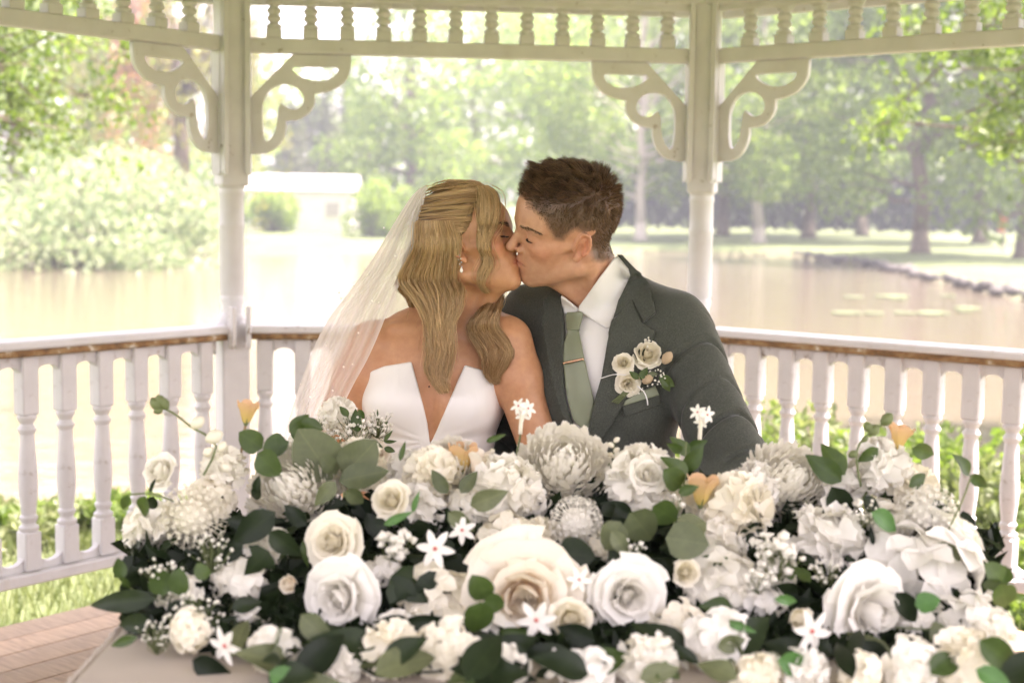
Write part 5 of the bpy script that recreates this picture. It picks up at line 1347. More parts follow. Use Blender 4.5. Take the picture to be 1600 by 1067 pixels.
# ---- the two chairs they sit on
M_chair = simple('varnished dark wood', (0.09, 0.05, 0.03), 0.4, 0.2, 20)
def chair(c, yaw, label):
    t = tag(empty('chair', (c[0], c[1], 0)), label, 'chair', 'chairs of the couple'); R = Matrix.Rotation(yaw, 3, 'Z'); C0 = Vector((c[0], c[1], 0))
    MB().box(C0 + Z3 * 0.425, (0.42, 0.42, 0.035), R, 0.008).build('seat', M_chair, t)
    for sx in (-1, 1):
        for sy in (-1, 1): MB().box(C0 + R @ Vector((sx * 0.18, sy * 0.18, 0)) + Z3 * 0.203, (0.035, 0.035, 0.406), R, 0.004).build('leg', M_chair, t)
chair((GN[0] + 0.0, GN[1] + 0.02), -G_YAW, 'wooden chair under the person in the green suit')
chair((pw(668, 800, 2.95)[0], 2.98), 0, 'wooden chair under the person in the white dress')
# ================================================================== TABLE, FLOWERS
TZ = 0.775
def cloth_mat():
    m, nt, b = new_mat('beige linen tablecloth'); c = ramp(nt, noise(nt, 5, 3), [(0.3, (0.40, 0.345, 0.285)), (0.7, (0.48, 0.42, 0.35))]); nt.links.new(c, b.inputs['Base Color']); setp(b, Roughness=0.85)
    bump(nt, b, noise(nt, 500, 2), 0.12, 0.002); return m
M_cloth = cloth_mat()
TX0, TX1, TY0, TY1 = -0.52, 0.60, 1.50, 2.30
def build_table():
    t = tag(empty('table', ((TX0 + TX1) / 2, (TY0 + TY1) / 2, 0)), 'wooden table under the beige cloth and the long flower arrangement', 'table')
    c = Vector(((TX0 + TX1) / 2, (TY0 + TY1) / 2, 0))
    MB().box(c + Z3 * (TZ - 0.019), (TX1 - TX0 - 0.01, TY1 - TY0 - 0.01, 0.03), None, 0.004).build('tabletop', M_chair, t)
    for sx in (-1, 1):
        for sy in (-1, 1): MB().box((c.x + sx * 0.5, c.y + sy * 0.34, (TZ - 0.034) / 2), (0.05, 0.05, TZ - 0.034), None, 0.005).build('leg', M_chair, t)
    # cloth: a top sheet and a waved drop
    N = 260; V = []; F = []
    per = []
    w, d = TX1 - TX0 + 0.012, TY1 - TY0 + 0.012; L = 2 * (w + d); rc = 0.03
    for i in range(N):
        s = i / N * L
        if s < w: p = (-w / 2 + s, -d / 2, 0, -1)
        elif s < w + d: p = (w / 2, -d / 2 + s - w, 1, 0)
        elif s < 2 * w + d: p = (w / 2 - (s - w - d), d / 2, 0, 1)
        else: p = (-w / 2, d / 2 - (s - 2 * w - d), -1, 0)
        per.append(p)
    zs = [TZ, TZ - 0.006, TZ - 0.03, TZ - 0.12, TZ - 0.25, TZ - 0.42, TZ - 0.60, 0.03]; outs = [0, 0.004, 0.008, 0.012, 0.02, 0.03, 0.04, 0.05]
    for k, (z, o) in enumerate(zip(zs, outs)):
        for i, (x, y, nx, ny) in enumerate(per):
            a = i / N * 2 * pi; wv = (0.35 + 0.65 * math.sin(a * 23 + 1.2 * math.sin(a * 5))) * min(1, max(0, (k - 1) / 4)) * 0.022
            V.append((c.x + x + nx * (o + wv), c.y + y + ny * (o + wv), z))
    for k in range(len(zs) - 1):
        for i in range(N): F.append((k * N + i, k * N + (i + 1) % N, (k + 1) * N + (i + 1) % N, (k + 1) * N + i))
    F.append(tuple(range(N)))
    mb = MB(); mb.add(V, F); o = mb.build('tablecloth', M_cloth, None, 'auto')
    tag(o, 'beige linen cloth draped over the table under the flowers', 'tablecloth')
    # fringe of lace at the left end
    rng = np.random.default_rng(8); lm = MB()
    for i in range(60):
        y = TY0 + 0.02 + i / 60 * (TY1 - TY0 - 0.04); x = TX0 - 0.012 - rng.uniform(0, 0.004)
        lm.tube([(x, y, TZ + 0.002), (x - 0.008, y + rng.normal() * 0.004, TZ - 0.02), (x - 0.012, y + rng.normal() * 0.006, TZ - 0.055)], [0.002, 0.0025, 0.0012], 4)
    lm.build('lace_trim', M_cloth, o, True)
build_table()

def petal_white(name, c, tip=None, trans=0.22, rough=0.6):
    m, nt, b = new_mat(name); col = None
    f = noise(nt, 25, 3)
    col = ramp(nt, f, [(0.3, tuple(x * 0.94 for x in c)), (0.7, c)])
    if tip is not None:
        tc = node(nt, 'ShaderNodeTexCoord'); sp = node(nt, 'ShaderNodeSeparateXYZ'); nt.links.new(tc.outputs['Generated'], sp.inputs[0])
        col = mixc(nt, ramp(nt, sp.outputs[2], [(0.1, (1, 1, 1)), (0.9, (0, 0, 0))]), col, tip)
    nt.links.new(col, b.inputs['Base Color']); setp(b, Roughness=rough)
    tr = node(nt, 'ShaderNodeBsdfTranslucent'); nt.links.new(col, tr.inputs[0]); mx = node(nt, 'ShaderNodeMixShader'); mx.inputs[0].default_value = trans
    nt.links.new(b.outputs[0], mx.inputs[1]); nt.links.new(tr.outputs[0], mx.inputs[2]); nt.links.new(mx.outputs[0], nt.nodes['Material Output'].inputs[0])
    return m
P_white = petal_white('white petals', (0.92, 0.89, 0.80)); P_cool = petal_white('cool white petals', (0.91, 0.885, 0.82))
P_cream = petal_white('cream petals', (0.92, 0.87, 0.73)); P_peach = petal_white('cream petals with peach hearts', (0.92, 0.86, 0.74), (0.91, 0.76, 0.58))
P_ivory = petal_white('ivory petals', (0.93, 0.88, 0.74), (0.92, 0.87, 0.69))
P_free = petal_white('yellow and peach petals', (0.80, 0.52, 0.30), (0.72, 0.56, 0.16), 0.35)
P_pink = simple('pink heart', (0.55, 0.14, 0.12), 0.6)
def veined(m, strength=0.35):
    nt = m.node_tree; b = nt.nodes['Principled BSDF']; src = b.inputs['Base Color'].links[0].from_socket
    tc = node(nt, 'ShaderNodeTexCoord'); sp = node(nt, 'ShaderNodeSeparateXYZ'); nt.links.new(tc.outputs['Object'], sp.inputs[0])
    ab = node(nt, 'ShaderNodeMath', operation='ABSOLUTE'); nt.links.new(sp.outputs[1], ab.inputs[0])
    rib = ramp(nt, ab.outputs[0], [(0.008, (1, 1, 1)), (0.022, (0, 0, 0))])
    dd = node(nt, 'ShaderNodeMath', operation='MULTIPLY_ADD'); nt.links.new(ab.outputs[0], dd.inputs[0]); dd.inputs[1].default_value = -0.8; nt.links.new(sp.outputs[0], dd.inputs[2])
    sc = node(nt, 'ShaderNodeMath', operation='MULTIPLY'); nt.links.new(dd.outputs[0], sc.inputs[0]); sc.inputs[1].default_value = 46
    sn = node(nt, 'ShaderNodeMath', operation='SINE'); nt.links.new(sc.outputs[0], sn.inputs[0])
    vein = ramp(nt, sn.outputs[0], [(0.86, (0, 0, 0)), (0.99, (0.5, 0.5, 0.5))])
    tot = mixc(nt, 1.0, rib, vein, 'ADD'); lighter = mixc(nt, 1.0, src, (1.7, 1.6, 1.5), 'MULTIPLY')
    mot = ramp(nt, noise(nt, 3.5, 4), [(0.3, (0.72, 0.74, 0.72)), (0.7, (1.12, 1.1, 1.08))])
    col = mixc(nt, mixc(nt, 1.0, tot, (strength, strength, strength), 'MULTIPLY'), mixc(nt, 1.0, src, mot, 'MULTIPLY'), lighter)
    nt.links.new(col, b.inputs['Base Color']); bump(nt, b, tot, -0.5, 0.03); return m
G_euc = foliage('grey green eucalyptus', (0.075, 0.095, 0.040), (0.135, 0.155, 0.075), 0.15, 0.55)
G_leaf = foliage('fresh green leaves', (0.040, 0.075, 0.016), (0.070, 0.115, 0.028), 0.22, 0.42)
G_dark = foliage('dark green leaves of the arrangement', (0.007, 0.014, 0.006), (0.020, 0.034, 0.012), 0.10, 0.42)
G_bright = foliage('bright green leaves', (0.05, 0.16, 0.03), (0.08, 0.20, 0.05), 0.25, 0.45)
G_stem = simple('green stem', (0.13, 0.16, 0.06), 0.6); G_brown = simple('tan stem', (0.30, 0.19, 0.09), 0.6)

for m_ in (G_euc, G_leaf, G_dark, G_bright): veined(m_)
setp(G_dark.node_tree.nodes['Principled BSDF'], Specular_IOR_Level=0.22)
setp(G_leaf.node_tree.nodes['Principled BSDF'], Specular_IOR_Level=0.35)
def cup_petal(R, H, span, flare, n=7, m=7, base_r=0.12, mat=None, name='petal', roll=0.0, ruffle=0.0, seed=0):
    """petal as a piece of a cup: radius grows to R, height H, width span (radians), rim rolls outwards by flare"""
    rng = np.random.default_rng(seed); ph = rng.uniform(0, 6, 3); V = []
    for i in range(n + 1):
        t = i / n
        r = base_r + (R - base_r) * math.sin(min(1, t * 1.08) * pi / 2) ** 0.8; z = H * t ** 1.15
        if t > 0.62: k = (t - 0.62) / 0.38; r += flare * k ** 1.6; z -= roll * H * k ** 2.2
        wd = span * (0.55 + 0.45 * math.sin(min(1, t * 1.35) * pi / 2)) 
        for j in range(m + 1):
            s = j / m * 2 - 1
            tt = 1 - 0.20 * abs(s) ** 2.6 * t                       # rounded tip
            a = s * wd / 2; rr = r * (1 + 0.05 * s * s * t) + ruffle * math.sin(s * 7 + ph[0]) * t ** 2; zz = z * tt + ruffle * math.sin(s * 9 + ph[1]) * t ** 2
            V.append((rr * math.cos(a), rr * math.sin(a), zz))
    F = [(i * (m + 1) + j, i * (m + 1) + j + 1, (i + 1) * (m + 1) + j + 1, (i + 1) * (m + 1) + j) for i in range(n) for j in range(m)]
    return np.array(V), np.array(F)
def me_of(name, V, F, mat): return np_mesh(name, V, F, mat, True)
def spiral_bud(R=0.32, H=0.85, turns=3.2, n=90):
    V = []
    for i in range(n + 1):
        u = i / n; a = u * turns * 2 * pi; r = R * (0.16 + 0.84 * u)
        for t, rr, z in ((0, 0.75, 0.1), (0.4, 1.08, 0.5), (0.75, 1.0, 0.85), (0.93, 0.93, 0.985), (1, 0.99, 1.0)):
            V.append((r * rr * math.cos(a), r * rr * math.sin(a), H * z * (1 - 0.10 * u) + 0.015 * math.sin(a * 1.7)))
    F = [(i * 5 + j, i * 5 + j + 1, (i + 1) * 5 + j + 1, (i + 1) * 5 + j) for i in range(n) for j in range(4)]
    V += [(0, 0, 0.0)]
    return np.array(V), np.array(F)
ROSE_LAYERS = [(3, 0.27, 0.86, 2.3, 0.02, 0.0), (4, 0.36, 0.80, 2.0, 0.10, 0.08), (5, 0.48, 0.70, 1.75, 0.20, 0.16), (5, 0.62, 0.54, 1.6, 0.30, 0.26), (6, 0.78, 0.34, 1.4, 0.26, 0.36)]
ROSE = {}
def rose_meshes(mat, open_=1.0):
    key = (mat.name, open_)
    if key not in ROSE:
        bud = me_of('rose', *spiral_bud(0.22, 0.88), mat)
        ROSE[key] = bud, [[me_of('petal', *cup_petal(R * (0.75 + 0.25 * open_), H, sp, fl * open_, roll=ro, ruffle=0.020 + 0.010 * v, seed=v + 10 * i), mat) for v in range(2)] for i, (n, R, H, sp, fl, ro) in enumerate(ROSE_LAYERS)]
    return ROSE[key]
arr = None
def orient(px, py, Y, dirv, spin=0.0, s=1.0):
    """matrix: local +Z looks along dirv"""
    p = W(px, py, Y) if not isinstance(px, Vector) else px
    q = Vector(dirv).normalized().to_track_quat('Z', 'Y').to_matrix() @ Matrix.Rotation(spin, 3, 'Z')
    return Matrix.Translation(p) @ (q * s).to_4x4()
def facing(px, py, tilt=0.25, up=None):
    """a flower looks at the viewer, turned outwards and up according to its place in the mound"""
    x = (px - 860) / 700; y = (860 - py) / 200
    return Vector((0.75 * x, -1.0, 0.25 + 0.55 * y + (0 if up is None else up)))
frng = random.Random(19)
def rose(px, py, r_px, mat, Y, parent, layers=5, dirv=None, open_=1.0, name='rose'):
    s = r_px * Y / FPX / 1.02; bud, lay = rose_meshes(mat, open_)
    o = link(name, bud, parent); M = orient(px, py, Y + s * 0.45, dirv or facing(px, py), frng.uniform(0, 6), s); o.matrix_basis = M
    for i in range(layers):
        n = ROSE_LAYERS[i][0]; off = frng.uniform(0, 6)
        for k in range(n):
            c = link('petal', lay[i][k % 2], o, keep=False)
            c.matrix_basis = Matrix.Rotation(off + k * 2 * pi / n + frng.uniform(-0.12, 0.12), 4, 'Z') @ Matrix.Rotation(frng.uniform(-0.14, 0.14), 4, 'Y') @ Matrix.Rotation(frng.uniform(-0.10, 0.10), 4, 'X') @ Matrix.Scale(frng.uniform(0.92, 1.08), 4)
    return o
def merge(parts):
    V, F, n = [], [], 0
    for v, f in parts: V.append(v); F.append(f + n); n += len(v)
    return np.concatenate(V), np.concatenate(F)
def xf(v, M): M = np.array(M); return v @ M[:3, :3].T + M[:3, 3]
def ball_quads(r, n=14, m=9):
    V = [(r * math.sin(pi * i / m) * math.cos(2 * pi * j / n), r * math.sin(pi * i / m) * math.sin(2 * pi * j / n), r * math.cos(pi * i / m)) for i in range(m + 1) for j in range(n)]
    return np.array(V), np.array([(i * n + j, i * n + (j + 1) % n, (i + 1) * n + (j + 1) % n, (i + 1) * n + j) for i in range(m) for j in range(n)])
def carnation_mesh(mat, seed, n=64):
    rng = random.Random(seed); parts = []
    for i in range(n):
        u = (i + 0.5) / n; th = math.acos(1 - 1.25 * u); a = i * 2.39996
        v, f = cup_petal(0.40, 0.34, 1.5, 0.10, 5, 6, 0.10, ruffle=0.045, seed=seed * 100 + i)
        v = v - np.array([0.18, 0, 0.0])
        d = Vector((math.sin(th) * math.cos(a), math.sin(th) * math.sin(a), math.cos(th)))
        q = d.to_track_quat('Z', 'Y').to_matrix().to_4x4()
        M = Matrix.Translation(d * (0.62 + 0.05 * rng.random())) @ q @ Matrix.Rotation(rng.uniform(0, 6.3), 4, 'Z') @ Matrix.Rotation(rng.uniform(-0.3, 0.3), 4, 'X')
        parts.append((xf(v, M), f))
    parts.append(ball_quads(0.66))
    V, F = merge(parts); me = me_of('carnation', V, F, mat); return me
def chrys_mesh(mat, seed, n=210, inner=0.36, length=0.66, width=0.105, cone=1.95):
    """many narrow petals curving up and in"""
    rng = random.Random(seed); parts = []
    for i in range(n):
        u = (i + 0.5) / n; th = math.acos(1 - (1 - math.cos(cone)) * u) + rng.uniform(-0.05, 0.05); a = i * 2.39996 + rng.uniform(-0.12, 0.12)
        L = length * rng.uniform(0.85, 1.15) * (0.8 + 0.25 * u); w = width * (0.8 + 0.3 * u)
        P = []
        for k in range(5):
            t = k / 4; b = th - (0.30 + 0.15 * u) * t * t + 0.10 * t; d = Vector((math.sin(b), 0, math.cos(b)))
            c = d * (inner + L * t * (1 - 0.08 * t)); nn = d
            ww = w * (0.5 + 0.7 * math.sin(min(1, t * 1.15) * pi * 0.62)) * (0.4 if k == 4 else 1)
            tn = Vector((math.cos(b), 0, -math.sin(b)))
            for sgn in (-1, 0, 1): P.append(c + Vector((0, sgn * ww, 0)) - tn * (0.03 if sgn else 0))
        v = xf(np.array(P), Matrix.Rotation(a, 4, 'Z'))
        f = np.array([(k * 3 + j, k * 3 + j + 1, (k + 1) * 3 + j + 1, (k + 1) * 3 + j) for k in range(4) for j in range(2)])
        parts.append((v, f))
    parts.append(ball_quads(inner + 0.12))
    V, F = merge(parts); return me_of('chrysanthemum', V / 1.0, F, mat)
def allium_mesh(mat, seed, n=170):
    rng = random.Random(seed); parts = []
    for i in range(n):
        u = (i + 0.5) / n; th = math.acos(1 - 1.75 * u); a = i * 2.39996; d = Vector((math.sin(th) * math.cos(a), math.sin(th) * math.sin(a), math.cos(th)))
        R_ = rng.uniform(0.84, 1.0); M = Matrix.Translation(d * R_) @ d.to_track_quat('Z', 'Y').to_matrix().to_4x4() @ Matrix.Rotation(rng.uniform(0, 6), 4, 'Z')
        P = []; F = []
        for k in range(5):
            b = k * 2 * pi / 5; e = Vector((math.cos(b), math.sin(b), 0)); s = Vector((-e.y, e.x, 0)); i0 = len(P)
            P += [Vector((0, 0, -0.03)), e * 0.055 + s * 0.026 + Z3 * 0.012, e * 0.115 + Z3 * 0.035, e * 0.055 - s * 0.026 + Z3 * 0.012]; F.append((i0, i0 + 1, i0 + 2, i0 + 3))
        v, f = tubes(np.array([[(0, 0, -R_ * 0.9), (0, 0, -R_ * 0.45), (0, 0, -0.02)]]), np.array([[0.010, 0.010, 0.016]]), 3)
        i0 = len(P); parts.append((xf(np.vstack([np.array(P), v]), M), np.vstack([np.array(F), f + i0])))
    parts.append(ball_quads(0.55))
    V, F = merge(parts); return me_of('allium', V, F, mat)
def flat_petal(L, Wd, cup, n=6, m=4, curl=0.0, point=0.0):
    V = []
    for i in range(n + 1):
        t = i / n; w = Wd * (math.sin(pi * min(1, 0.10 + t * 0.82) ) ** 0.75) * (1 - point * t)
        if i == n: w *= 0.45
        for j in range(m + 1):
            s = j / m * 2 - 1; V.append((L * t, w * s, cup * (s * s) * w + 0.35 * cup * L * t * t - curl * L * t ** 3))
    F = [(i * (m + 1) + j, i * (m + 1) + j + 1, (i + 1) * (m + 1) + j + 1, (i + 1) * (m + 1) + j) for i in range(n) for j in range(m)]
    return np.array(V), np.array(F)
def hydrangea_mesh(mat, seed, n=22, fl=0.42):
    rng = random.Random(seed); parts = []
    for i in range(n):
        u = (i + 0.5) / n; th = math.acos(1 - 1.2 * u); a = i * 2.39996; d = Vector((math.sin(th) * math.cos(a), math.sin(th) * math.sin(a), math.cos(th)))
        M = Matrix.Translation(d * rng.uniform(0.68, 0.86)) @ (d + Vector((rng.uniform(-.4, .4), rng.uniform(-.4, .4), rng.uniform(-.4, .4)))).to_track_quat('Z', 'Y').to_matrix().to_4x4() @ Matrix.Rotation(rng.uniform(0, 6), 4, 'Z')
        for k in range(4):
            v, f = flat_petal(fl * rng.uniform(0.85, 1.1), fl * 0.46, 0.35, 4, 4, 0.25)
            parts.append((xf(v, M @ Matrix.Rotation(k * pi / 2 + rng.uniform(-.1, .1), 4, 'Z')), f))
    V, F = merge(parts); return me_of('hydrangea', V, F, mat)
ME_carn = [carnation_mesh(P_white, 1), carnation_mesh(P_cream, 2), carnation_mesh(P_cool, 3)]
ME_chry = [chrys_mesh(P_white, 1, 300, 0.42, 0.58, 0.085, 1.9), chrys_mesh(P_white, 2, 380, 0.40, 0.60, 0.06, 1.95)]
ME_all = [allium_mesh(P_white, 1), allium_mesh(P_cream, 2)]
ME_hyd = [hydrangea_mesh(P_white, 1), hydrangea_mesh(P_cool, 2, 18, 0.5), hydrangea_mesh(P_cream, 3)]
me_star = me_of('petal', *flat_petal(1.0, 0.24, 0.35, 5, 2, 0.15, 0.25), P_cool)
def put(me, name, px, py, r_px, Y, parent, dirv=None, k=1.0):
    s = r_px * Y / FPX * k; o = link(name, me, parent); o.matrix_basis = orient(px, py, Y + s * 0.55, dirv or facing(px, py), frng.uniform(0, 6), s); return o
def star(px, py, r_px, Y, parent, dirv=None):
    s = r_px * Y / FPX; mb = MB(); mb.lathe([(0.02, -0.4), (0.04, -0.05), (0.11, 0.03), (0.10, 0.10), (0.02, 0.13)], (0, 0, 0), 8)
    o = link('star_flower', mb.mesh('star_flower', P_pink, True), parent); o.matrix_basis = orient(px, py, Y, dirv or facing(px, py), frng.uniform(0, 6), s)
    for k in range(6):
        c = link('petal', me_star, o, keep=False); c.matrix_basis = Matrix.Rotation(k * pi / 3 + frng.uniform(-.08, .08), 4, 'Z') @ Matrix.Rotation(frng.uniform(-0.1, 0.25), 4, 'Y')
    return o
# ---- leaves
def leaf_mesh(L, Wd, mat, fold=0.25, bend=0.25, tipr=1.0, name='leaf', n=7):
    """leaf along +X, midrib folded, tip bending down"""
    V = []
    for i in range(n + 1):
        t = i / n; w = Wd * 0.5 * math.sin(pi * t ** (0.75 if tipr >= 1 else 0.6)) ** (0.6 if tipr > 1 else 0.85) if 0 < i < n else 0.015 * Wd
        z = -bend * L * t * t
        for s in (-1, -0.5, 0, 0.5, 1): V.append((L * t, w * s, z + fold * w * abs(s) + 0.02 * L * math.sin(t * 9 + s * 2) * abs(s)))
    F = [(i * 5 + j, i * 5 + j + 1, (i + 1) * 5 + j + 1, (i + 1) * 5 + j) for i in range(n) for j in range(4)]
    return me_of(name, np.array(V), np.array(F), mat)
LEAF = {}
for nm, mat in (('euc', G_euc), ('leaf', G_leaf), ('dark', G_dark), ('bright', G_bright)):
    LEAF[nm, 'round'] = leaf_mesh(1.0, 0.86, mat, 0.12, 0.15, 2.0); LEAF[nm, 'oval'] = leaf_mesh(1.0, 0.55, mat, 0.25, 0.25); LEAF[nm, 'long'] = leaf_mesh(1.0, 0.30, mat, 0.3, 0.3)
def ivy_mesh(mat):
    P = [(0, 0), (0.10, 0.34), (0.30, 0.50), (0.42, 0.26), (0.62, 0.24), (1.0, 0.0), (0.62, -0.24), (0.42, -0.26), (0.30, -0.50), (0.10, -0.34)]
    V = [(0.35, 0, 0.05)] + [(x, y, -0.10 * (y * y) * 2 - 0.12 * x * x) for x, y in P]; F = [(0, 1 + i, 1 + (i + 1) % 10) for i in range(10)]
    return np_mesh('leaf', V, F, mat, True)
LEAF['dark', 'ivy'] = ivy_mesh(G_dark); LEAF['leaf', 'ivy'] = ivy_mesh(G_leaf)
def leaf(p, tip, size, kind, shape, parent, normal=None):
    """leaf with its base at p pointing along tip (vector), face towards normal"""
    x = Vector(tip).normalized(); nrm = Vector(normal) if normal is not None else Vector((frng.uniform(-.5, .5), -1, frng.uniform(0, .7)))
    y = nrm.cross(x).normalized(); z = x.cross(y)
    o = link('leaf', LEAF[kind, shape], parent); o.matrix_basis = Matrix.Translation(p) @ Matrix((x * size, y * size, z * size)).transposed().to_4x4(); return o
def leaf_px(x0, y0, x1, y1, Y, kind, shape, parent, dY=0.0, normal=None):
    a, b = W(x0, y0, Y), W(x1, y1, Y + dY); return leaf(a, b - a, (b - a).length, kind, shape, parent, normal)
def stem_px(pts, r, mat, parent, name='stem', m=12, n=5):
    c = catmull([W(*p) for p in pts], m); return MB().tube(c, np.full(m, r), n).build(name, mat, parent, True)
def bud_mesh(mat): 
    mb = MB(); mb.lathe([(0.12, 0), (0.30, 0.2), (0.40, 0.5), (0.30, 0.8), (0.08, 1.0)], (0, 0, 0), 10); return mb.mesh('bud', mat, True)
ME_bud_w, ME_bud_g, ME_bud_y = bud_mesh(P_cream), bud_mesh(G_stem), bud_mesh(P_free)
def bud(px, py, px2, py2, Y, me, parent, dY=0):
    a, b = W(px, py, Y), W(px2, py2, Y + dY); o = link('bud', me, parent); d = b - a; o.matrix_basis = orient(a, None, None, d, frng.uniform(0, 6), d.length); return o
def freesia(px, py, px2, py2, Y, parent, openness=0.5, mat=None):
    """cup flower of five petals from base (px,py) to tip"""
    a, b = W(px, py, Y), W(px2, py2, Y); d = b - a; L = d.length
    mb = MB(); mb.lathe([(0.05, -0.1), (0.10, 0.0), (0.16, 0.12), (0.12, 0.2)], (0, 0, 0), 8); o = link('freesia', mb.mesh('freesia', G_stem, True), parent); o.matrix_basis = orient(a, None, None, d, frng.uniform(0, 6), L)
    v, f = cup_petal(0.30 + 0.25 * openness, 1.0, 1.4, 0.10 + 0.5 * openness, 6, 4, 0.08, seed=3); me = me_of('petal', v, f, mat or P_free)
    for k in range(5):
        c = link('petal', me, o, keep=False); c.matrix_basis = Matrix.Rotation(k * 2 * pi / 5, 4, 'Z') @ Matrix.Rotation(frng.uniform(-.08, .08), 4, 'Y')
    return o
def spray(px, py, rpx, n, ball_px, Y, parent, mat, seed, dep=0.05, name='baby_breath', stems=True, flat=0.8):
    """cloud of tiny blossoms on hair-thin stems, one joined piece"""
    rng = np.random.default_rng(seed); V, F, k = [], [], 0; c0 = np.array(W(px, py + rpx * 0.9, Y + dep * 0.3)); s = Y / FPX
    bm = bmesh.new(); bmesh.ops.create_icosphere(bm, subdivisions=1, radius=1.0); bv = np.array([x.co for x in bm.verts]); bf = np.array([[x.index for x in f.verts] for f in bm.faces]); bm.free(); bf = np.hstack([bf, bf[:, -1:]])
    lines = []
    for i in range(n):
        q = rng.normal(size=3); q /= np.linalg.norm(q); q *= rng.uniform(0.3, 1) ** 0.5
        p = np.array(W(px + q[0] * rpx, py + q[1] * rpx * flat, Y + q[2] * dep)); r = ball_px * s * rng.uniform(0.6, 1.15)
        v = bv * r * (1 + 0.25 * rng.normal(size=bv.shape)); V.append(v + p); F.append(bf + k); k += len(bv); lines.append([c0, (c0 + p) / 2 + rng.normal(size=3) * 0.004, p])
    o = link(name, np_mesh(name, np.concatenate(V), np.concatenate([f[:, :3] for f in F]), mat, True), parent); o['kind'] = 'stuff'
    if stems:
        v, f = tubes(np.array(lines), np.full((n, 3), 0.0006), 3); st = link('stems', np_mesh('stems', v, f, G_stem, True), parent); st['kind'] = 'stuff'
    return o

# ---------------------------------------------------------------- the long arrangement
arr = tag(empty('flower_arrangement', (0.03, 1.95, TZ + 0.004)), 'long low arrangement of white and cream roses, chrysanthemums and eucalyptus on the table', 'flower arrangement')
def depth_at(py): return 2.20 - (np.clip(py, 640, 1060) - 690) / 330 * 0.42
D = depth_at
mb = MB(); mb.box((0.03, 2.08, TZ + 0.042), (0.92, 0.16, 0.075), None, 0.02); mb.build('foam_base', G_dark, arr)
# dark foliage filling the gaps
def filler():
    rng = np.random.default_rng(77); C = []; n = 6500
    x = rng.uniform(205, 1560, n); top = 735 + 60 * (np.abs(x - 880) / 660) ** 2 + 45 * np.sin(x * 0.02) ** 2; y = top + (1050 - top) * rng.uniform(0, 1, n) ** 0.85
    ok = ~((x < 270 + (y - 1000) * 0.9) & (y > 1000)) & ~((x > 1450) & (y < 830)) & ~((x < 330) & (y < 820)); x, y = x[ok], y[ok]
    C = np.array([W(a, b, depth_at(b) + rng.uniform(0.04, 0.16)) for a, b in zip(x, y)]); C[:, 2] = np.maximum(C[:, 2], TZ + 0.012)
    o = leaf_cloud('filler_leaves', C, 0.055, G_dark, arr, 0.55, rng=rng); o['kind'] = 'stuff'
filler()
# chrysanthemums
for i, (x, y, r, m) in enumerate([(880, 738, 84, 0), (1226, 760, 78, 1), (462, 772, 84, 1), (705, 735, 58, 1)]):
    put(ME_chry[m], 'chrysanthemum', x, y, r, D(y) + 0.01, arr, facing(x, y, up=0.25), 1.0)
for i, (x, y, r) in enumerate([(900, 818, 50), (302, 808, 58), (1450, 806, 56)]): put(ME_all[i % 2], 'allium', x, y, r, D(y) - 0.03, arr, facing(x, y), 0.95)
for i, (x, y, r) in enumerate([(788, 768, 52), (1150, 795, 52), (1287, 842, 55), (1004, 752, 52), (676, 742, 40), (1372, 735, 46), (350, 735, 34), (560, 730, 40), (1180, 760, 36)]):
    put(ME_carn[i % 3], 'carnation', x, y, r, D(y) - 0.01, arr, None, 1.15)
for i, (x, y, r) in enumerate([(1120, 920, 66), (1440, 905, 92), (690, 955, 68), (375, 915, 46), (1505, 975, 54), (790, 850, 46), (1210, 905, 36), (760, 1000, 50), (1060, 985, 44), (285, 935, 40)]):
    put(ME_hyd[i % 3], 'hydrangea', x, y, r, D(y) + 0.02, arr, None, 1.22)
# roses
for x, y, r, m, op, ly in [(540, 928, 64, P_cool, 1.0, 5), (978, 926, 64, P_cool, 1.05, 5), (1342, 948, 76, P_cool, 1.1, 5), (822, 925, 92, P_peach, 1.2, 5), (890, 962, 50, P_ivory, 0.6, 4), (527, 848, 52, P_cream, 0.9, 5),
                           (615, 785, 44, P_ivory, 0.7, 4), (458, 911, 32, P_peach, 0.4, 3), (1068, 893, 36, P_ivory, 0.5, 4), (262, 742, 44, P_white, 0.7, 4), (1240, 960, 40, P_ivory, 0.5, 3), (1010, 745, 36, P_white, 0.9, 4), (745, 930, 40, P_white, 1.0, 4)]:
    rose(x, y, r, m, D(y) - 0.035 + (0.05 if (x, y) == (745, 930) else 0), arr, ly, None, op)
for i, (x, y, r) in enumerate([(420, 862, 34), (600, 905, 36), (655, 800, 40), (735, 800, 40), (845, 850, 36), (940, 860, 30), (1120, 855, 40), (1190, 945, 40), (1300, 770, 40), (1385, 830, 46), (1420, 770, 40), (330, 790, 40), (240, 830, 40), (500, 740, 40), (640, 745, 36), (820, 790, 36), (1075, 790, 34), (1480, 860, 50), (620, 1000, 40), (1420, 985, 40), (390, 985, 34)]):
    put((ME_hyd if i % 2 else ME_carn)[i % 3], 'hydrangea' if i % 2 else 'carnation', x, y, r * 1.2, D(y) + 0.03, arr)
for i, (x, y, r) in enumerate([(430, 1015, 46), (610, 1020, 50), (700, 1020, 58), (1010, 1030, 46), (1120, 1000, 58), (1250, 1050, 42), (1420, 1040, 52), (1500, 1030, 50), (300, 985, 36), (1545, 990, 40), (920, 1045, 42), (520, 1045, 40), (790, 1035, 40), (1180, 1055, 40), (1340, 1050, 38)]):
    put((ME_carn if i % 2 else ME_hyd)[i % 3], 'carnation' if i % 2 else 'hydrangea', x, y, r * 1.1, D(y) - 0.065, arr)
# small star flowers
for x, y, r in [(680, 857, 33), (722, 828, 24), (838, 968, 34), (1268, 985, 38), (872, 1040, 34), (352, 1008, 34), (905, 905, 22)]: star(x, y, r, D(y) - 0.075, arr)
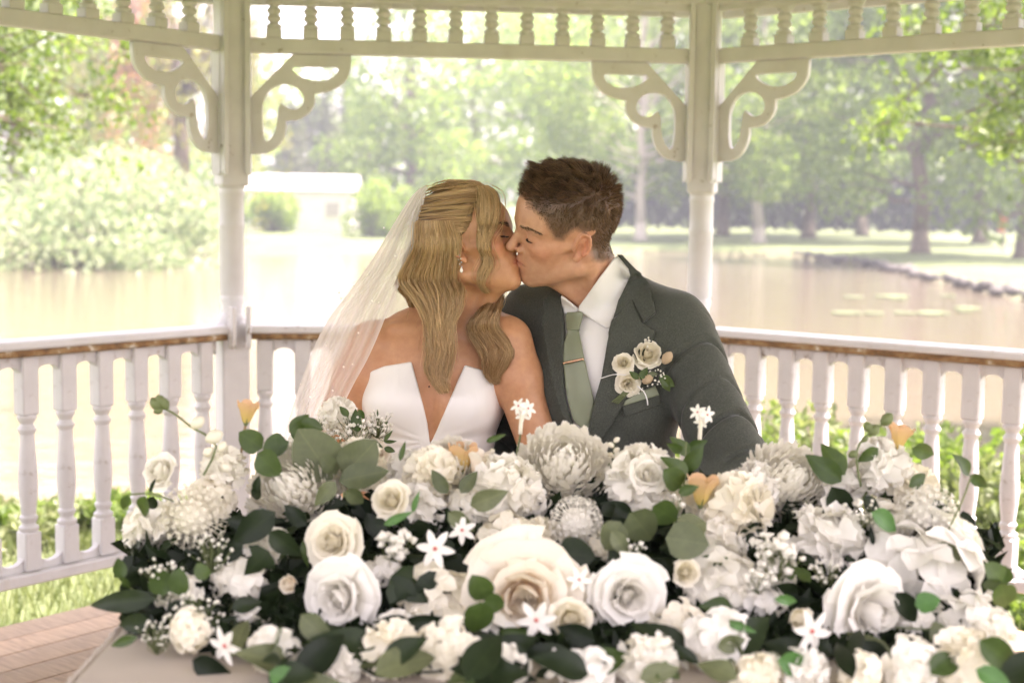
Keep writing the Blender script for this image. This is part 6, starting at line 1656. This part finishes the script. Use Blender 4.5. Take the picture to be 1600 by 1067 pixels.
# freesias on stems that rise above the mound
freesia(384, 662, 388, 626, 2.17, arr, 0.05); stem_px([(384, 662, 2.17), (378, 700, 2.17), (372, 735, 2.16)], 0.0022, G_brown, arr)
freesia(1400, 704, 1410, 664, 2.16, arr, 0.12); stem_px([(1400, 704, 2.16), (1375, 740, 2.15), (1340, 790, 2.12)], 0.0022, G_stem, arr)
freesia(722, 738, 722, 692, 2.16, arr, 0.12); freesia(1094, 790, 1098, 742, 2.06, arr, 0.15); freesia(742, 742, 752, 704, 2.15, arr, 0.1, P_peach)
for br in ([(318, 742, 2.1), (338, 700, 2.12), (322, 680, 2.12), (300, 668, 2.12), (285, 656, 2.12), (270, 645, 2.12), (250, 636, 2.12)],
           [(1345, 760, 2.1), (1338, 715, 2.12), (1345, 690, 2.12), (1362, 675, 2.12), (1378, 664, 2.12), (1390, 650, 2.12)]):
    stem_px(br, 0.0018, G_stem, arr)
for a in [(300, 668, 318, 652), (322, 688, 348, 676), (332, 700, 318, 712), (255, 638, 240, 644), (262, 640, 252, 622), (256, 636, 246, 617), (252, 640, 236, 622), (342, 706, 352, 690), (345, 725, 362, 735)]: bud(*a, 2.12, ME_bud_w if a[0] > 290 else ME_bud_g, arr)
for a in [(1378, 664, 1394, 646), (1362, 675, 1352, 660), (1358, 680, 1372, 664), (1340, 705, 1326, 714), (1346, 690, 1356, 682)]: bud(*a, 2.12, ME_bud_g, arr)
for x, y, Y in [(817, 640, 2.22), (1097, 650, 2.18)]:
    for dx_, dy_, r_ in ((-7, -6, 15), (8, -2, 16), (0, 8, 14)): star(x + dx_, y + dy_, r_, Y, arr, Vector((dx_ * 0.08, -1, 0.3 - dy_ * 0.05)))
    stem_px([(x, y + 6, Y), (x - 4, y + 40, Y), (x - 12, y + 80, Y - 0.02)], 0.0016, G_stem, arr); stem_px([(x - 1, y + 6, Y - 0.003), (x - 3, y + 22, Y - 0.003), (x - 4, y + 38, Y - 0.003)], 0.0034, P_cream, arr, 'flower_tube')
for x, y in [(960, 690), (765, 708)]:
    stem_px([(x, y, 2.2), (x - 2, y + 30, 2.2), (x - 4, y + 70, 2.18)], 0.0014, G_stem, arr)
    for k in range(7): bud(x - 1, y + k * 8, x - 1 + (-1) ** k * 9, y + k * 8 - 6, 2.19, ME_bud_w if k < 5 else ME_bud_g, arr)
# lily of the valley bells and baby's breath
for i, (x, y, r, n, b) in enumerate([(620, 850, 30, 26, 8), (1215, 868, 42, 40, 7.5), (1200, 850, 26, 20, 6), (1185, 905, 26, 16, 6)]): spray(x, y, r, n, b, D(y) - 0.06, arr, P_white, 200 + i, 0.03, 'bell_blossoms')
for i, (x, y, r, n, b) in enumerate([(305, 965, 52, 70, 3.6), (255, 900, 40, 46, 3.6), (1345, 800, 30, 30, 4), (1290, 890, 26, 30, 3.6), (330, 860, 40, 40, 3.2), (990, 850, 24, 18, 4), (1010, 1020, 40, 30, 3.2), (245, 990, 36, 40, 3.0), (1050, 790, 22, 16, 3.4)]):
    spray(x, y, r, n, b, D(y) - 0.05, arr, P_white, 230 + i, 0.04)
# big picked-out leaves
LV = [(520, 748, 466, 672, 'euc', 'round'), (536, 742, 588, 690, 'euc', 'round'), (530, 752, 606, 732, 'euc', 'oval'), (524, 752, 492, 790, 'euc', 'oval'), (520, 735, 505, 714, 'euc', 'round'), (540, 765, 572, 790, 'euc', 'oval'),
      (452, 690, 408, 712, 'leaf', 'oval'), (410, 700, 372, 676, 'leaf', 'round'), (402, 708, 436, 742, 'leaf', 'round'), (448, 688, 412, 700, 'leaf', 'round'), (452, 676, 484, 646, 'leaf', 'oval'), (470, 660, 510, 668, 'leaf', 'oval'),
      (1075, 745, 1040, 712, 'leaf', 'oval'), (1070, 735, 1098, 700, 'leaf', 'oval'), (1078, 712, 1052, 682, 'leaf', 'oval'), (1075, 700, 1104, 690, 'leaf', 'oval'), (1066, 705, 1046, 696, 'leaf', 'oval'), (1065, 760, 1040, 735, 'leaf', 'round'), (1060, 770, 1090, 760, 'leaf', 'oval'),
      (1060, 830, 1106, 812, 'euc', 'round'), (1040, 840, 1110, 850, 'euc', 'round'), (985, 800, 1022, 846, 'euc', 'round'), (970, 815, 945, 860, 'euc', 'round'), (1020, 790, 1060, 815, 'leaf', 'round'), (955, 830, 985, 870, 'euc', 'oval'),
      (1320, 742, 1284, 692, 'leaf', 'oval'), (1315, 752, 1262, 712, 'leaf', 'oval'), (1372, 700, 1342, 722, 'leaf', 'oval'), (1425, 700, 1466, 712, 'leaf', 'oval'), (1420, 760, 1452, 740, 'leaf', 'oval'), (1350, 775, 1376, 800, 'dark', 'oval'), (1362, 800, 1410, 828, 'bright', 'oval'),
      (1515, 742, 1498, 710, 'leaf', 'oval'), (1515, 742, 1545, 762, 'leaf', 'oval'),
      (1566, 910, 1544, 880, 'leaf', 'round'), (1566, 912, 1570, 880, 'leaf', 'round'), (1564, 912, 1576, 952, 'leaf', 'round'), (1562, 905, 1540, 925, 'leaf', 'round'),
      (756, 935, 738, 898, 'leaf', 'round'), (756, 938, 790, 948, 'leaf', 'round'), (752, 940, 742, 992, 'leaf', 'round'), (758, 936, 748, 902, 'leaf', 'round'),
      (630, 972, 708, 972, 'dark', 'long'), (640, 968, 585, 968, 'dark', 'long'), (610, 900, 672, 940, 'dark', 'ivy'), (640, 905, 610, 945, 'dark', 'ivy'), (655, 900, 690, 935, 'dark', 'ivy'),
      (245, 935, 128, 944, 'dark', 'long'), (262, 945, 330, 950, 'dark', 'long'), (235, 970, 180, 978, 'dark', 'oval'), (215, 995, 165, 1010, 'leaf', 'long'), (300, 960, 360, 985, 'dark', 'long'),
      (192, 905, 181, 868, 'leaf', 'oval'), (190, 900, 205, 925, 'leaf', 'long'), (255, 930, 248, 886, 'leaf', 'round'), (280, 930, 278, 888, 'leaf', 'round'), (322, 905, 308, 880, 'leaf', 'round'),
      (200, 772, 190, 798, 'leaf', 'oval'), (228, 775, 218, 812, 'leaf', 'oval'), (235, 770, 240, 745, 'dark', 'long'), (240, 775, 232, 802, 'dark', 'oval'),
      (408, 765, 388, 780, 'dark', 'oval'), (400, 770, 402, 745, 'dark', 'oval'), (430, 800, 360, 850, 'dark', 'oval'), (420, 830, 470, 870, 'dark', 'oval'), (380, 850, 340, 880, 'dark', 'oval'), (480, 820, 440, 790, 'dark', 'oval'), (395, 820, 350, 812, 'dark', 'oval'),
      (1400, 925, 1438, 975, 'dark', 'oval'), (1430, 945, 1468, 935, 'bright', 'round'), (1420, 1015, 1480, 1035, 'dark', 'oval'), (1350, 1000, 1395, 1055, 'dark', 'oval'), (1530, 1000, 1598, 1045, 'leaf', 'oval'), (1525, 1045, 1585, 1075, 'bright', 'oval'),
      (1215, 1030, 1280, 1050, 'bright', 'oval'), (1135, 970, 1180, 988, 'bright', 'long'), (1125, 965, 1150, 1000, 'dark', 'oval'), (1210, 935, 1255, 940, 'bright', 'long'), (1300, 760, 1330, 830, 'dark', 'oval'), (1180, 1020, 1100, 1040, 'dark', 'oval'), (1160, 1040, 1230, 1070, 'dark', 'oval'),
      (600, 820, 640, 800, 'bright', 'long'), (645, 800, 652, 770, 'bright', 'long'), (625, 720, 632, 690, 'leaf', 'long'), (700, 770, 672, 735, 'euc', 'oval'), (720, 770, 745, 735, 'euc', 'oval'), (735, 790, 790, 770, 'euc', 'oval'), (700, 800, 740, 830, 'euc', 'oval'), (760, 690, 785, 680, 'leaf', 'long'),
      (930, 1000, 870, 980, 'dark', 'oval'), (930, 1010, 980, 1040, 'dark', 'oval'), (560, 1010, 500, 1040, 'dark', 'oval'), (450, 980, 400, 1040, 'dark', 'long'), (470, 960, 520, 1010, 'euc', 'oval'), (620, 1030, 690, 1060, 'dark', 'oval'), (760, 1030, 720, 1066, 'dark', 'round'), (800, 1060, 850, 1075, 'dark', 'oval'),
      (1000, 1060, 1060, 1040, 'euc', 'oval'), (1120, 1010, 1170, 1000, 'euc', 'oval'), (300, 1030, 360, 1060, 'dark', 'oval'), (420, 1050, 480, 1070, 'bright', 'oval'), (1460, 780, 1480, 830, 'dark', 'oval'), (950, 860, 1000, 880, 'dark', 'round'), (870, 860, 930, 870, 'dark', 'round'), (420, 860, 380, 900, 'dark', 'ivy'), (340, 870, 380, 850, 'dark', 'ivy')]
for i, (x0, y0, x1, y1, k, sh_) in enumerate(LV):
    yy = (y0 + y1) / 2; off = -0.085 if k != 'dark' else -0.03
    if yy < 760: off = -0.05
    leaf_px(x0, y0, x1, y1, D(yy) + off, k, sh_, arr, frng.uniform(-0.02, 0.02), Vector((frng.uniform(-0.35, 0.35), -1, frng.uniform(0.0, 0.6))))
for pts in ([(756, 900, 1.90), (756, 940, 1.88), (748, 985, 1.86)], [(1566, 905, 1.9), (1560, 930, 1.9), (1500, 960, 1.9)], [(190, 905, 1.9), (215, 925, 1.92), (270, 940, 1.93)], [(1518, 742, 2.0), (1500, 790, 2.0), (1470, 850, 1.98)], [(1072, 690, 2.12), (1068, 760, 2.1), (1050, 830, 2.05)], [(412, 700, 2.15), (440, 695, 2.15), (480, 720, 2.15)], [(200, 772, 2.02), (240, 772, 2.03), (290, 790, 2.05)], [(1510, 1000, 1.78), (1460, 985, 1.8), (1400, 980, 1.82)]):
    stem_px(pts, 0.0014, G_stem, arr)
for i in range(70):
    x = frng.uniform(330, 1600); y = frng.uniform(1020, 1066); dv = W(x, y, 2.0) - CAM; p_ = CAM + dv * ((TZ + frng.uniform(0.008, 0.03) - CAM.z) / dv.z); a = frng.uniform(0, 2 * pi)
    if x < 400 and y > 1030: continue
    leaf(p_, Vector((math.cos(a), math.sin(a) * 0.7, frng.uniform(0.05, 0.8))), frng.uniform(0.045, 0.085), frng.choice(['dark', 'dark', 'dark', 'leaf', 'euc', 'dark']), frng.choice(['oval', 'long', 'oval']), arr, Vector((frng.uniform(-.3, .3), -0.8, 0.8)))
# random secondary leaves between the flowers
for i in range(120):
    x = frng.uniform(260, 1560); y = frng.uniform(800, 1070); a = frng.uniform(0, 2 * pi); L = frng.uniform(26, 52)
    if x < 360 and y > 990: continue
    k = frng.choice(['dark', 'dark', 'dark', 'leaf', 'euc']); leaf_px(x, y, x + L * math.cos(a), y + L * math.sin(a), D(y) + frng.uniform(-0.02, 0.05), k, frng.choice(['oval', 'oval', 'round', 'long']), arr, frng.uniform(-.03, .03))

# ---------------------------------------------------------------- bouquet in the bride's lap
bq = tag(empty('bouquet', W(545, 760, 2.62)), 'small bouquet of white flowers and baby breath in front of the white dress', 'bouquet')
put(ME_carn[0], 'carnation', 528, 652, 34, 2.64, bq, Vector((-0.2, -0.8, 0.7)), 0.95); put(ME_carn[1], 'carnation', 570, 702, 34, 2.58, bq, Vector((0.1, -0.9, 0.5)), 0.95)
rose(590, 712, 26, P_peach, 2.56, bq, 4, Vector((0.2, -0.9, 0.3)), 0.7); put(ME_carn[2], 'carnation', 478, 700, 32, 2.6, bq, Vector((-0.3, -0.9, 0.4)), 0.95)
for i, (x, y, r, n, b) in enumerate([(555, 665, 34, 60, 3.6), (590, 660, 28, 50, 3.2), (520, 690, 26, 34, 3.4), (497, 655, 16, 20, 3.2)]): spray(x, y, r, n, b, 2.58, bq, P_white, 270 + i, 0.04)
for a in [(560, 675, 552, 640, 'leaf', 'oval'), (600, 690, 612, 672, 'leaf', 'long'), (600, 690, 620, 690, 'leaf', 'long'), (575, 690, 598, 700, 'leaf', 'oval'), (600, 700, 618, 705, 'leaf', 'oval'), (545, 650, 530, 635, 'leaf', 'oval'), (590, 650, 590, 640, 'leaf', 'long'), (596, 668, 606, 658, 'leaf', 'long'), (560, 640, 570, 655, 'leaf', 'oval'), (470, 690, 455, 660, 'leaf', 'oval')]:
    leaf_px(*a[:4], 2.55, a[4], a[5], bq)
for x in (535, 545, 555): stem_px([(x, 690, 2.62), (x + 4, 770, 2.62), (545 + (x - 545) * 0.4, 850, 2.62)], 0.004, G_stem, bq)

# ---------------------------------------------------------------- boutonniere on the lapel
bt = tag(empty('boutonniere', hit_px(bvh_j, 995, 590, 2.75)), 'cream rose boutonniere pinned on the dark green lapel', 'boutonniere')
YB = hit_px(bvh_j, 1000, 580, 2.75).y - 0.012
rose(1010, 556, 34, P_ivory, YB, bt, 5, Vector((0.1, -0.95, 0.45)), 0.35); rose(975, 569, 23, P_ivory, YB - 0.004, bt, 5, Vector((-0.25, -0.9, 0.3)), 0.45); rose(981, 598, 25, P_ivory, YB - 0.012, bt, 5, Vector((-0.05, -1, 0.0)), 0.6)
for a in [(998, 592, 984, 580, 'leaf', 'oval'), (1000, 592, 1012, 574, 'leaf', 'oval'), (1030, 588, 1056, 604, 'leaf', 'oval'), (1034, 592, 1048, 612, 'leaf', 'oval'), (1012, 585, 1028, 584, 'euc', 'oval')]: leaf_px(*a[:4], YB - 0.024, a[4], a[5], bt, 0, Vector((0, -1, 0.2)))
M_tail = simple('tan bunny tail grass', (0.56, 0.42, 0.27), 0.95, 0.2, 200, 0.6, 900); ME_tail = bud_mesh(M_tail)
for a in [(1036, 568, 1049, 550), (1004, 598, 1020, 586)]: bud(*a, YB - 0.02, ME_tail, bt)
spray(1025, 590, 18, 26, 1.8, YB - 0.02, bt, P_white, 290, 0.006, stems=False); spray(1015, 535, 12, 8, 1.8, YB - 0.02, bt, P_white, 291, 0.006, stems=False); spray(998, 605, 16, 16, 1.6, YB - 0.02, bt, P_white, 292, 0.006, stems=False)
for k in range(4): stem_px([(978 + 3 * k, 608, YB - 0.012), (968 + 3 * k, 618, YB - 0.012), (956 + 3 * k, 628 + k, YB - 0.012)], 0.0013, G_stem, bt)
stem_px([(978, 586, YB - 0.025), (960, 585, YB - 0.02), (942, 590, YB - 0.012), (930, 594, YB - 0.008)], 0.0009, M_shirt, bt, 'ribbon'); stem_px([(996, 603, YB - 0.025), (1006, 612, YB - 0.022), (1011, 624, YB - 0.02), (1012, 633, YB - 0.018)], 0.0014, M_shirt, bt, 'ribbon')
# ================================================================== haze box added to brighten and wash out the background like lens glare
def haze():
    x0, x1, y0, y1, z0, z1 = -80, 80, -30, 130, -3.0, 24
    o = MB().box(((x0 + x1) / 2, (y0 + y1) / 2, (z0 + z1) / 2), (x1 - x0, y1 - y0, z1 - z0)).build('haze', None)
    m = bpy.data.materials.new('washout haze'); m.use_nodes = True; nt = m.node_tree; nt.nodes.clear()
    v = nt.nodes.new('ShaderNodeVolumePrincipled'); v.inputs['Density'].default_value = 0.0014; v.inputs['Color'].default_value = (0.82, 0.89, 1.0, 1); v.inputs['Anisotropy'].default_value = 0.2
    ou = nt.nodes.new('ShaderNodeOutputMaterial'); nt.links.new(v.outputs[0], ou.inputs['Volume'])
    o.data.materials.append(m); tag(o, 'pale haze box added to wash out the pond and trees', 'haze', kind='stuff')
haze()
